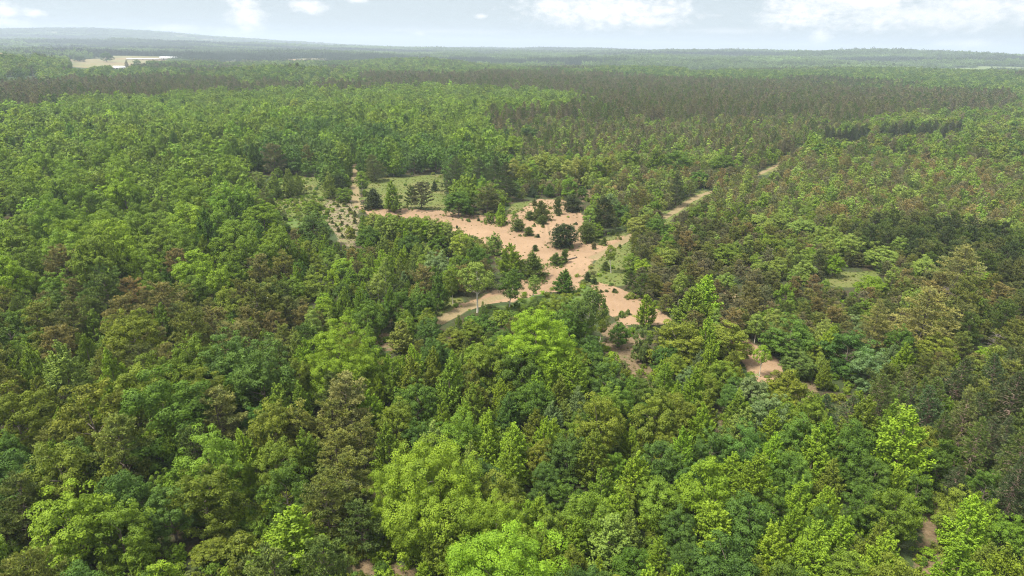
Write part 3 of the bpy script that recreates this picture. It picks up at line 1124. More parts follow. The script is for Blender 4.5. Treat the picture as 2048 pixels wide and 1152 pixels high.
MIX = {  # kind, weight, colours, width range (m), height/width range
    'hardwood': [('round', 10, 'mid bright mid mid mid', (8.0, 12.0), (1.1, 1.65)), ('cone', 1, 'deep mid', (6, 8), (1.7, 2.2))],
    'darkwood': [('round', 10, 'deep deep mid deep blue', (7.5, 11), (1.25, 1.6)), ('cone', 1, 'deep mid', (5, 7), (1.7, 2.2))],
    'farwood': [('round', 10, 'deep mid deep mid light', (8, 11.5), (1.2, 1.5)), ('rpine', 0.7, 'dolive', (4.5, 6), (2.4, 3))],
    'plantation': [('rpine', 12, 'pgrey pgrey dolive pgr', (3.6, 5.0), (3.0, 4.0)), ('round', 1.6, 'mid light', (5, 8), (1.4, 1.8))],
    'greypine': [('pine', 7, 'pgrey dolive pgrey pbr pgr', (4, 6), (1.4, 2.0)), ('round', 2.5, 'light mid', (4, 6.5), (1.2, 1.6)), ('rpine', 2, 'pgrey pgr dolive', (3.4, 4.6), (2.6, 3.2)), ('aspen', 2, 'light mid', (3.5, 5), (2, 2.6)), ('round', 1, 'light mid', (4, 6), (1.3, 1.7))],
    'scrubpine': [('pine', 15, 'pol dolive pol pgr pbr dolive pbr', (5, 8), (1.3, 1.7)), ('round', 3, 'mid olive deep', (5, 8), (1.2, 1.5)), ('cone', 4, 'bright mid light', (3.5, 5.5), (1.5, 2))],
    'foreleft': [('round', 7, 'mid deep olive blue', (6, 10), (1.2, 1.6)), ('pine', 5, 'pol dolive', (6, 8.5), (1.4, 1.8)), ('cone', 3, 'bright mid olive', (4, 6), (1.6, 2))],
    'darkpine': [('rpine', 10, 'pblue dolive pdk pgr', (3.8, 5.4), (2.2, 2.9)), ('pine', 2, 'pol dolive', (4.5, 6), (1.6, 2)), ('cone', 1, 'bright', (3.5, 4.5), (1.6, 2))],
    'olivepine': [('pine', 12, 'pol dolive pol pbr pgr', (4.5, 7), (1.3, 1.8)), ('cone', 1, 'bright mid', (3, 4.5), (1.4, 1.8))],
    'forest_young': [('cone', 10, 'lime bright bright olive mid light', (4, 6.5), (1.5, 2)), ('round', 7, 'blue deep mid olive', (4.5, 7.5), (1.2, 1.55))],
    'midmix': [('round', 7, 'mid deep bright olive blue', (4, 7), (1.2, 1.6)), ('cone', 6, 'mid light bright', (3.2, 5), (1.6, 2.2)), ('pine', 4, 'dolive pbr pol', (3.5, 5.5), (1.4, 1.9)), ('aspen', 2, 'olive light', (3.5, 4.5), (2, 2.6))],
    'darkpatch': [('pine', 1, 'pdk dolive pgr', (4, 6), (1.4, 1.9))],
    'backgreen': [('round', 8, 'mid mid olive light deep', (6, 9), (1.2, 1.6)), ('pine', 4, 'dolive pgrey', (4, 6), (1.6, 2))],
    'rightmix': [('pine', 9, 'pgrey pgr pol dolive pgrey', (2.8, 4.6), (1.25, 1.7)), ('round', 2.4, 'light mid mid', (4, 6.5), (1.2, 1.6)), ('aspen', 1.4, 'light', (3, 4.5), (2, 2.5)), ('pine', 2, 'pbr prust', (3.2, 5), (1.4, 1.8))],
    'rightpine': [('pine', 14, 'pol pgrey pgr dolive pol pgrey', (2.8, 4.8), (1.2, 1.65)), ('pine', 3, 'pbr pbr prust', (3.5, 5.5), (1.3, 1.7)), ('round', 3, 'light mid', (3.5, 5.5), (1.2, 1.5)), ('aspen', 1, 'light', (3, 4), (2, 2.5))],
    'backmix': [('round', 6, 'mid deep', (5, 8), (1.3, 1.7)), ('wpine', 3, 'pdk pgr', (6, 8), (1.6, 2.1)), ('cone', 2, 'light mid', (3.5, 5), (1.7, 2.2))],
    'far': [('round', 6, 'mid deep deep blue', (7, 11), (1.2, 1.7)), ('rpine', 3, 'dolive pgrey pdk', (4.5, 6), (2.4, 3.2))],
}
# parts of the photo that stay open to view (no filling tree may stand or reach in front)
OPEN = [
    [(640, 400), (715, 396), (720, 412), (890, 420), (1000, 430), (1056, 394), (1170, 394), (1174, 480), (1260, 462), (1262, 576), (1210, 600), (1346, 640), (1326, 664),
     (1240, 650), (1196, 610), (1170, 560), (1130, 580), (1060, 592), (985, 608), (930, 622), (886, 648), (868, 642), (930, 602), (990, 570), (985, 500), (930, 448), (880, 430), (720, 430), (716, 492), (668, 478), (640, 430)],
    [(735, 362), (892, 352), (894, 424), (735, 412)], [(704, 352), (718, 352), (718, 416), (704, 416)],
    [(610, 366), (650, 376), (650, 420), (600, 450), (560, 430), (566, 400)],
    [(1322, 436), (1370, 400), (1404, 378), (1424, 382), (1370, 416), (1330, 448)], [(1514, 352), (1530, 338), (1552, 326), (1556, 332), (1530, 352)],
    [(1646, 548), (1752, 546), (1762, 570), (1668, 574)],
    [(1480, 692), (1494, 682), (1512, 700), (1535, 712), (1568, 742), (1556, 760), (1520, 760), (1494, 742)],
    [(1600, 764), (1630, 758), (1636, 796), (1608, 822)], [(1850, 1010), (1890, 1000), (1884, 1060), (1894, 1152), (1836, 1152), (1846, 1080)],
    [(1204, 660), (1236, 650), (1230, 690), (1250, 700), (1290, 706), (1296, 748), (1276, 760), (1264, 730), (1222, 700)],
    [(756, 676), (792, 672), (796, 700), (764, 702)], [(510, 1010), (540, 1060), (520, 1140), (470, 1150), (440, 1130), (480, 1060)], [(690, 1080), (760, 1090), (790, 1150), (700, 1150)],
    ]

trees = []   # dict(kind, x, y, w, h, tint, lm, label, hero, rot)


def add_tree(k, x, y, w, h, col, lm=None, label=None, hero=False, z=None):
    trees.append(dict(k=k, x=float(x), y=float(y), z=float(terrain(x, y)) if z is None else z, w=float(w), h=float(h), c=col, lm=lm, label=label, hero=hero,
                      rot=float(RNG.random() * 6.28)))


for line in HERO.strip().splitlines():
    bits = [b.strip() for b in line.split('|')]
    k, x, yt, yb, w, col = bits[0].split()
    x, yt, yb, w = float(x), float(yt), float(yb), float(w)
    s = SH[k]
    if yb > 0:
        g = ground_hit(np.array(x), np.array(yb))
        dist = math.hypot(g[0], g[1])
        d = ray(np.array(x), np.array(yt))
        ztop = CAM_H + d[2] * dist / math.hypot(d[0], d[1])
        h = max(ztop - terrain(*g), 0.4)
        wm = w / FPX * math.hypot(dist, CAM_H)
    else:
        ratio = {'round': 1.42, 'big': 1.15, 'cone': 1.75, 'pine': 1.5, 'wpine': 1.5, 'rpine': 2.4, 'aspen': 2.3}.get(k, 1.3)
        h = 11.0
        for _ in range(12):
            d = ray(np.array(x), np.array(yt + 4))
            t = (h - CAM_H) / d[2]
            wm = w / FPX * t
            h = 0.5 * h + 0.5 * min(max(wm * ratio, 6.5), 19)
        d = d * t
        g = d[:2] * (1 + 0.0 / max(t, 1))
    add_tree(k, g[0], g[1], wm, h, col, bits[1] if len(bits) > 1 else None, bits[2] if len(bits) > 2 else None, True)

# ------------------------------------------------------------------ fill the near woods
HP = np.array([(t['x'], t['y'], t['z'], t['w'], t['h']) for t in trees])
hx, hy_top, _ = project(HP[:, :3] + np.stack([0 * HP[:, 0], 0 * HP[:, 0], HP[:, 4]], 1))
_, hy_bot, hz = project(HP[:, :3] + np.stack([0 * HP[:, 0], 0 * HP[:, 0], HP[:, 4] * 0.25], 1))
hdist = np.hypot(HP[:, 0], HP[:, 1])
hrad = HP[:, 3] / 2 / np.hypot(hdist, CAM_H) * FPX


def zone_at(x, y, z):
    """Name of the wood that the canopy over (x, y) belongs to."""
    res = np.full(x.shape, '', dtype='<U14')
    for name, zc, poly in ZONES:
        px, py, _ = project(np.stack([x, y, z + zc], -1))
        rag = np.clip(np.hypot(x, y) / 420, 0.3, 1.0)
        px = px + (9 * vnoise(x, y, 24, 91) + 5 * vnoise(x, y, 9, 92)) / rag * 0.5
        py = py + (4.5 * vnoise(x, y, 30, 93) + 2.5 * vnoise(x, y, 11, 94)) * np.where(np.hypot(x, y) > 300, 1, 2)
        m = (res == '') & inpoly(px, py, poly)
        res[m] = name
    return res


NEAR = 430.0
step = 3.4
gx, gy = np.meshgrid(np.arange(-390, 390, step), np.arange(22, NEAR, step))
gx = (gx + RNG.uniform(-1.6, 1.6, gx.shape)).ravel()
gy = (gy + RNG.uniform(-1.6, 1.6, gy.shape)).ravel()
ok = (np.abs(gx) < gy * 0.86 + 26) & (np.hypot(gx, gy) < NEAR)
gx, gy = gx[ok], gy[ok]
gz = terrain(gx, gy)
zn = zone_at(gx, gy, gz)
r_sand, r_grass, r_track, r_soil, r_grav, r_scrub, r_field = regions(gx, gy)
bare = np.maximum.reduce([r_sand, r_grass, r_track, r_soil, r_grav, r_scrub * 0.9]) > 0.45
order = RNG.permutation(len(gx))
CELL = 6.0
grid = {}


def put(x, y, r):
    grid.setdefault((int(x // CELL), int(y // CELL)), []).append((x, y, r))


for t in trees:
    put(t['x'], t['y'], t['w'] / 2)


def clash(x, y, r, pack):
    cx, cy = int(x // CELL), int(y // CELL)
    for i in range(cx - 2, cx + 3):
        for j in range(cy - 2, cy + 3):
            for (a, b, q) in grid.get((i, j), ()):
                if (a - x) ** 2 + (b - y) ** 2 < ((r + q) * pack) ** 2:
                    return True
    return False


def choose(mixname, x, y, rng):
    m = MIX[mixname]
    wts = np.array([q[1] for q in m], float)
    if len(m) > 1:   # stands: species come in patches
        wts[0] *= 1 + 0.75 * vnoise(x, y, 26, 41)
        wts[1] *= 1 + 0.85 * vnoise(x, y, 21, 43)
    k, _, cols, wr, hr = m[rng.choice(len(m), p=wts / wts.sum())]
    cols = cols.split()
    w = rng.uniform(*wr)
    return k, cols[rng.integers(len(cols))], w, w * rng.uniform(*hr)


def blocked(x, y, z, w, h):
    fr = np.array([0.05, 0.3, 0.55, 0.8, 1.0])
    P = np.stack([np.full(5, x), np.full(5, y), z + h * fr], 1)
    px, py, dz = project(P)
    rp = w * 0.5 / dz * FPX * np.array([0.3, 0.8, 0.85, 0.6, 0.1])
    qx = np.concatenate([px, px - rp, px + rp])
    qy = np.concatenate([py, py, py])
    for p in OPEN:
        if inpoly(qx, qy, p).any():
            return 2
    d = math.hypot(x, y)
    tx, ty = px[-1], py[-1] + 3
    for cx_, cy_ in ((tx, ty), (px[3] - rp[3] * 0.8, py[3]), (px[3] + rp[3] * 0.8, py[3])):
        cov = (hdist > d - 1) & (np.abs(cx_ - hx) < hrad * 0.8) & (cy_ < hy_top + (hy_bot - hy_top) * 0.62) & (cy_ > hy_top - 4)
        if cov.any():
            return 1
    return 0


PACK = {'hardwood': 0.84, 'forest_young': 0.64, 'foreleft': 0.73, 'plantation': 0.62, 'greypine': 0.66, 'scrubpine': 0.66, 'rightmix': 0.66, 'rightpine': 0.62, 'darkpatch': 0.58, 'darkpine': 0.68}
for i in order:
    zname = zn[i]
    if zname in ('', 'none') or bare[i]:
        continue
    x, y, z = gx[i], gy[i], gz[i]
    k, col, w, h = choose(zname, x, y, RNG)
    pk = PACK.get(zname, 0.72)
    if clash(x, y, w / 2, pk):
        w *= 0.66
        h *= 0.72
        if clash(x, y, w / 2, pk):
            continue
    b = blocked(x, y, z, w, h)
    if b:
        f = 0.6
        if blocked(x, y, z, w * f, h * f):
            f = 0.36
            if blocked(x, y, z, w * f, h * f):
                continue
            if k in ('round', 'cone', 'aspen', 'big'):
                k = 'shrub'
                f = 0.45
            else:
                k = 'dwarf'
            h *= 0.8
        w *= f
        h *= f
    add_tree(k, x, y, w, h, col, z=z)
    put(x, y, w / 2)

# ------------------------------------------------------------------ ground
def axis(lo, hi, fine, lo_end, hi_end, growth):
    mid = list(np.arange(lo, hi + 1e-6, fine))
    s = fine
    a = []
    v = lo
    while v > lo_end:
        s *= growth
        v -= s
        a.append(v)
    s = fine
    b = []
    v = hi
    while v < hi_end:
        s *= growth
        v += s
        b.append(v)
    return np.array(a[::-1] + mid + b)


AX = axis(-130, 200, 0.75, -15500, 15500, 1.034)
AY = axis(60, 450, 0.75, -2500, 15500, 1.034)
GX, GY = np.meshgrid(AX, AY)
GZ = terrain(GX, GY)
fl = GX.ravel(), GY.ravel()
m_sand, m_grass, m_track, m_soil, m_grav, m_scrub, m_field = [m.reshape(GX.shape) for m in regions(*fl)]
_d = np.hypot(GX, GY)
far_gap = vnoise(GX, GY, 340, 81) + 0.5 * vnoise(GX, GY, 140, 82)
m_far = np.clip((-0.55 - far_gap) / 0.1, 0, 1) * (_d > 1900) * (_d < 9000) * (GY > 0)
m_field = np.maximum(m_field, m_far)
GZ = GZ - 0.25 * m_track - 0.35 * m_sand + 0.3 * m_sand * vnoise(GX, GY, 11, 61)
m_rut = np.zeros(GX.shape)
_n = (GY > 90) & (GY < 330) & (np.abs(GX) < 120)
for ln in RUTS:
    dd = segdist(GX[_n] + 1.2 * vnoise(GX[_n], GY[_n], 14, 51), GY[_n], gpoly(ln), False)
    fade = np.clip(0.6 + 0.8 * vnoise(GX[_n], GY[_n], 12, 52), 0, 1)
    m_rut[_n] = np.maximum(m_rut[_n], np.clip(1 - np.abs(dd - 0.85) / 0.6, 0, 1) * fade)

GZ = GZ - 0.1 * m_rut
nx, ny = len(AX), len(AY)
GV = np.stack([GX, GY, GZ], -1).reshape(-1, 3)
ii = np.arange(nx * ny).reshape(ny, nx)
GF = np.stack([ii[:-1, :-1], ii[:-1, 1:], ii[1:, 1:], ii[1:, :-1]], -1).reshape(-1, 4)


def facemean(m):
    return ((m[:-1, :-1] + m[:-1, 1:] + m[1:, 1:] + m[1:, :-1]) / 4).ravel()


cls = np.zeros(len(GF), int)
for n_, m in ((3, m_grass), (5, m_soil), (5, m_grav), (1, m_sand), (2, m_track), (4, m_field)):
    cls[facemean(m) > 0.5] = n_
GMAT = ground_material()
for n_, (nm, lab, cat) in enumerate((
        ('ground', 'dark forest floor of litter and low greenery under all the woods', 'ground'),
        ('sand', 'open pinkish sand of the clearing in the middle of the woods', 'sand'),
        ('dirt_track', 'sandy wheel tracks leading through grass and woods', 'track'),
        ('meadow', 'short yellowish green grass of the glades and verges', 'meadow'),
        ('farm_field', 'pale tan farm fields far off between the woods', 'field'),
        ('bare_soil', 'reddish bare soil and gravelly scrub patches', 'soil'))):
    f = GF[cls == n_]
    used, inv = np.unique(f, return_inverse=True)
    me = mesh_np(nm, GV[used], inv.reshape(-1, 4), [GMAT], smooth=True)
    for an, ms in (('cover_a', (m_sand, m_grass, m_track)), ('cover_b', (m_soil, m_grav, m_scrub))):
        at_ = me.attributes.new(an, 'FLOAT_COLOR', 'POINT')
        c4 = np.stack([m.ravel()[used] for m in ms] + [np.ones(len(used))], -1)
        at_.data.foreach_set('color', c4.astype(np.float32).ravel())
    for an, ms in (('cover_field', m_field), ('cover_rut', m_rut)):
        at_ = me.attributes.new(an, 'FLOAT', 'POINT')
        at_.data.foreach_set('value', ms.ravel()[used].astype(np.float32))
    o = bpy.data.objects.new(nm, me)
    COL.objects.link(o)
    o['kind'] = 'structure'
    o['label'] = lab
    o['category'] = cat


def gz_at(x, y):
    """Height of the ground mesh itself."""
    x = np.asarray(x, float)
    y = np.asarray(y, float)
    i = np.clip(np.searchsorted(AX, x) - 1, 0, nx - 2)
    j = np.clip(np.searchsorted(AY, y) - 1, 0, ny - 2)
    fx = np.clip((x - AX[i]) / (AX[i + 1] - AX[i]), 0, 1)
    fy = np.clip((y - AY[j]) / (AY[j + 1] - AY[j]), 0, 1)
    return (GZ[j, i] * (1 - fx) + GZ[j, i + 1] * fx) * (1 - fy) + (GZ[j + 1, i] * (1 - fx) + GZ[j + 1, i + 1] * fx) * fy


for t in trees:
    t['z'] = float(gz_at(t['x'], t['y'])) - 0.05

# ------------------------------------------------------------------ which trees are things of their own: the ones that show largest
for t in trees:
    px, py, dz = project(np.array([t['x'], t['y'], t['z'] + t['h'] * 0.7]))
    t['px'], t['py'] = float(px), float(py)
    inside = -40 < px < 2090 and -20 < py < 1200
    t['size'] = (t['w'] * t['h'] / dz ** 2 if inside else 0) * (50 if t['hero'] else 1)
LIMIT = {'broadleaf_tree': 290, 'young_broadleaf_tree': 270, 'aspen_tree': 110, 'pine_tree': 290, 'red_pine': 140, 'white_pine': 60, 'spruce_tree': 60, 'young_pine': 120, 'shrub': 90, 'dead_tree': 10}
chosen, rest = [], []
count = {}
for t in sorted(trees, key=lambda t: -t['size']):
    kn = KIND[t['k']]
    if t['size'] > 0 and count.get(kn, 0) < LIMIT[kn]:
        count[kn] = count.get(kn, 0) + 1
        chosen.append(t)
    else:
        rest.append(t)

MESHES = {}


def parts_of(k, v):
    key = (k, v)
    if key not in MESHES:
        s = SH[k]
        lv, lf, sh, bv, bf = s['near'][v]
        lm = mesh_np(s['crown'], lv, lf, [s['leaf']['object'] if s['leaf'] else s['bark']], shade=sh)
        bm = mesh_np(s['trunk'], bv, bf, [s['bark']], smooth=True)
        MESHES[key] = (lm, bm)
    return MESHES[key]


# a label that points to one tree: its look and its nearest landmark
LMK = [(t['px'], t['py'], t['lm']) for t in chosen if t['lm']]
LMK += [(320, 330, 'the hardwood slope'), (120, 250, 'the far hardwood rise'), (150, 580, 'the brown pine stand'), (420, 580, 'the pine stand middle'), (1600, 340, 'the far sand track'),
        (1850, 420, 'the dark pine patch'), (1960, 800, 'the dark pine block'), (1960, 620, 'the olive pine stand'), (1500, 260, 'the grey pine belt'), (1850, 330, 'the far mixed wood'),
        (690, 430, 'the gravelly scrub'), (820, 385, 'the green meadow'), (1720, 255, 'the dark spruce row'), (1230, 530, 'the grassy strip'), (1380, 400, 'the verge of the track'), (1000, 270, 'the end of hardwoods')]
ORD = 'first second third fourth fifth sixth seventh eighth ninth tenth eleventh twelfth thirteenth fourteenth fifteenth sixteenth seventeenth eighteenth nineteenth twentieth'.split()
buckets = {}
for t in chosen:
    if t['label']:
        continue
    best = min(LMK, key=lambda l: math.hypot(l[0] - t['px'], (l[1] - t['py']) * 1.3))
    dx, dy = t['px'] - best[0], t['py'] - best[1]
    if abs(dy) > 2.2 * abs(dx):
        dr = 'above' if dy < 0 else 'below'
    elif abs(dx) > 2.2 * abs(dy):
        dr = 'left of' if dx < 0 else 'right of'
    else:
        dr = ('above' if dy < 0 else 'below') + (' left of' if dx < 0 else ' right of')
    buckets.setdefault((KIND[t['k']], t['c'], dr, best[2]), []).append((math.hypot(dx, dy), t))
for (kn, c, dr, lm), lst in buckets.items():
    lst.sort(key=lambda q: q[0])
    for n_, (_, t) in enumerate(lst):
        if len(lst) == 1:
            which = ''
        elif n_ < len(ORD):
            which = 'nearest ' if n_ == 0 else ORD[n_] + ' nearest '
        else:
            which = 'outlying ' * 1 + ORD[(n_ - len(ORD)) % len(ORD)] + ' '
        t['label'] = f"{which}{TINT[c][1]} {NOUN[kn]} {dr} {lm}"
GROUPS = dict(broadleaf_tree='broadleaf trees of the woods', young_broadleaf_tree='young pointed broadleaf trees', aspen_tree='slim aspens', pine_tree='irregular pines', red_pine='straight dark pines',
              white_pine='white pines', spruce_tree='dark spruces', young_pine='young pines on open ground', shrub='shrubs', dead_tree='bare dead trees')
for t in chosen:
    s = SH[t['k']]
    kn = KIND[t['k']]
    v = int(RNG.integers(len(s['near'])))
    lm, bm = parts_of(t['k'], v)
    e = bpy.data.objects.new(kn, None)
    e.empty_display_size = 0.5
    COL.objects.link(e)
    e.location = (t['x'], t['y'], t['z'])
    e.rotation_euler = (0, 0, t['rot'])
    e.rotation_euler = (RNG.normal() * 0.045, RNG.normal() * 0.045, t['rot'])
    if t['lm'] == 'the leaning birch':
        e.rotation_euler = (0, 0.13, 0)
    asym = RNG.normal() * 0.08
    e.scale = (t['w'] / s['W'] * (1 + asym), t['w'] / s['W'] * (1 - asym), t['h'] / s['H'])
    e['label'] = t['label']
    e['category'] = CAT[kn]
    e['group'] = GROUPS[kn]
    jit = RNG.normal(size=3) * 0.035 + RNG.normal() * 0.08
    base = np.array(TINT[t['c']][0]) * np.exp(jit)
    for nm, me in ((s['crown'], lm), (s['trunk'], bm)):
        c = bpy.data.objects.new(nm, me)
        COL.objects.link(c)
        c.parent = e
        if me is lm:
            c.color = (*base, 1)

# ------------------------------------------------------------------ the rest of the woods: one object of stuff per kind
def scatter_group(name, coll):
    ng = bpy.data.node_groups.new(name, 'GeometryNodeTree')
    ng.interface.new_socket('Geometry', in_out='INPUT', socket_type='NodeSocketGeometry')
    ng.interface.new_socket('Geometry', in_out='OUTPUT', socket_type='NodeSocketGeometry')
    N, L = ng.nodes, ng.links
    gi = N.new('NodeGroupInput')
    go = N.new('NodeGroupOutput')
    ip = N.new('GeometryNodeInstanceOnPoints')
    ci = N.new('GeometryNodeCollectionInfo')
    ci.inputs['Collection'].default_value = coll
    ci.inputs['Separate Children'].default_value = True
    ci.inputs['Reset Children'].default_value = True
    ip.inputs['Pick Instance'].default_value = True

    def na(nm, typ):
        n = N.new('GeometryNodeInputNamedAttribute')
        n.data_type = typ
        n.inputs['Name'].default_value = nm
        return n.outputs['Attribute']

    cx = N.new('ShaderNodeCombineXYZ')
    L.new(na('turn', 'FLOAT'), cx.inputs['Z'])
    L.new(gi.outputs[0], ip.inputs['Points'])
    L.new(ci.outputs[0], ip.inputs['Instance'])
    L.new(na('which', 'INT'), ip.inputs['Instance Index'])
    L.new(cx.outputs[0], ip.inputs['Rotation'])
    L.new(na('grow', 'FLOAT_VECTOR'), ip.inputs['Scale'])
    L.new(ip.outputs[0], go.inputs[0])
    return ng


def scatter(name, label, cat, protos, P, turn, grow, which, tint):
    coll = bpy.data.collections.new(name + '_shapes')
    for i, me in enumerate(protos):
        coll.objects.link(bpy.data.objects.new(f'{name}_shape_{i:02d}', me))
    me = bpy.data.meshes.new(name)
    n = len(P)
    me.vertices.add(n)
    me.vertices.foreach_set('co', np.ascontiguousarray(P, np.float32).ravel())
    for an, typ, fld, val in (('turn', 'FLOAT', 'value', turn), ('grow', 'FLOAT_VECTOR', 'vector', grow), ('which', 'INT', 'value', which)):
        a = me.attributes.new(an, typ, 'POINT')
        a.data.foreach_set(fld, np.ascontiguousarray(val, np.int32 if typ == 'INT' else np.float32).ravel())
    a = me.attributes.new('tint', 'FLOAT_COLOR', 'POINT')
    a.data.foreach_set('color', np.concatenate([tint, np.ones((n, 1))], 1).astype(np.float32).ravel())
    me.update()
    o = bpy.data.objects.new(name, me)
    COL.objects.link(o)
    md = o.modifiers.new('scatter', 'NODES')
    md.node_group = scatter_group(name + '_scatter', coll)
    o['kind'] = 'stuff'
    o['label'] = label
    o['category'] = cat
    print('STUFF', name, n)
    return o


STUFFMESH = {}


def stuff_mesh(k, lod, v):
    key = (k, lod, v)
    if key not in STUFFMESH:
        s = SH[k]
        lv, lf, sh, bv, bf = s[lod][v]
        V = np.concatenate([lv, bv])
        F = np.concatenate([lf, bf + len(lv)])
        mi = np.concatenate([np.zeros(len(lf), int), np.ones(len(bf), int)])
        shd = np.concatenate([sh, np.full(len(bf), 0.5)])
        STUFFMESH[key] = mesh_np(f'{k}_shape', V, F, [s['leaf']['instance'], s['bark']], mi, shd)
    return STUFFMESH[key]


# far single trees
far_trees = []
for lo, hi, st in ((NEAR, 760, 5.0), (760, 1500, 6.6), (1500, 2300, 9.0)):
    fx, fy = np.meshgrid(np.arange(-hi * 0.8, hi * 0.8, st), np.arange(100, hi, st))
    fx = (fx + RNG.uniform(-0.42, 0.42, fx.shape) * st).ravel()
    fy = (fy + RNG.uniform(-0.42, 0.42, fy.shape) * st).ravel()
    d = np.hypot(fx, fy)
    q = (d >= lo) & (d < hi) & (np.abs(fx) < fy * 0.84 + 30)
    fx, fy, d = fx[q], fy[q], d[q]
    z = gz_at(fx, fy)
    zz = zone_at(fx, fy, z)
    rr = regions(fx, fy)
    bare = np.maximum.reduce([rr[0], rr[1], rr[2], rr[6]]) > 0.4
    # woods beyond: broadleaf and pine in large blocks
    blk = vnoise(fx, fy, 260, 71) + 0.6 * vnoise(fx, fy, 120, 72)
    zz = np.where(zz == '', 'far', zz)
    keep = ~bare & (zz != 'none')
    fx, fy, z, zz, blk, d = fx[keep], fy[keep], z[keep], zz[keep], blk[keep], d[keep]
    u = RNG.random(len(fx))
    taken = set()
    for i in range(len(fx)):
        zn_ = zz[i]
        if zn_ in ('hardwood', 'farwood', 'darkwood'):
            cell = (int(fx[i] // 9.2), int(fy[i] // 9.2))
            if cell in taken:
                continue
            taken.add(cell)
        if zn_ == 'backgreen' and u[i] < 0.35:
            continue
        if zn_ == 'far':
            k = 'round' if blk[i] > -0.25 or u[i] < 0.12 else 'rpine'
            if k == 'round' and st < 8 and u[i] > 0.62:
                continue
            cols = ('mid', 'deep', 'light', 'blue', 'deep') if k == 'round' else ('dolive', 'pgrey', 'pdk')
            w = RNG.uniform(7, 11) if k == 'round' else RNG.uniform(4.5, 6)
            far_trees.append((k, fx[i], fy[i], z[i], w, w * (RNG.uniform(1.2, 1.7) if k == 'round' else RNG.uniform(2.3, 3)), cols[int(u[i] * 997) % len(cols)]))
        else:
            k, c, w, h = choose(zn_, fx[i], fy[i], RNG)
            if k == 'rpine' and st > 6:
                w *= 1.3
            far_trees.append((k, fx[i], fy[i], z[i], w, h, c))

# keep the far fields open
if far_trees:
    FX = np.array([(t[1], t[2], t[3] + t[5]) for t in far_trees])
    px, py, _ = project(FX)
    hide = np.zeros(len(FX), bool)
    for p in ([(138, 116), (290, 112), (296, 125), (262, 127), (252, 135), (226, 136), (218, 128), (190, 130), (170, 135), (140, 134)], [(250, 110), (380, 109), (380, 120), (250, 120)], [(-60, 138), (76, 136), (76, 152), (-60, 156)], [(640, 134), (695, 137), (695, 142), (640, 140)],
              [(1090, 142), (1240, 146), (1240, 150), (1090, 147)], [(1376, 130), (1440, 131), (1440, 138), (1376, 138)]):
        hide |= inpoly(px, py, p)
    # nor may they bury the trees that were read off the photo
    fd = np.hypot(FX[:, 0], FX[:, 1])
    for i in np.nonzero(hdist > 380)[0]:
        hide |= (fd < hdist[i] + 2) & (np.abs(px - hx[i]) < hrad[i] + 3) & (py < hy_top[i] + (hy_bot[i] - hy_top[i]) * 0.8) & (py > hy_top[i] - 14)
    far_trees = [t for t, hd in zip(far_trees, hide) if not hd]

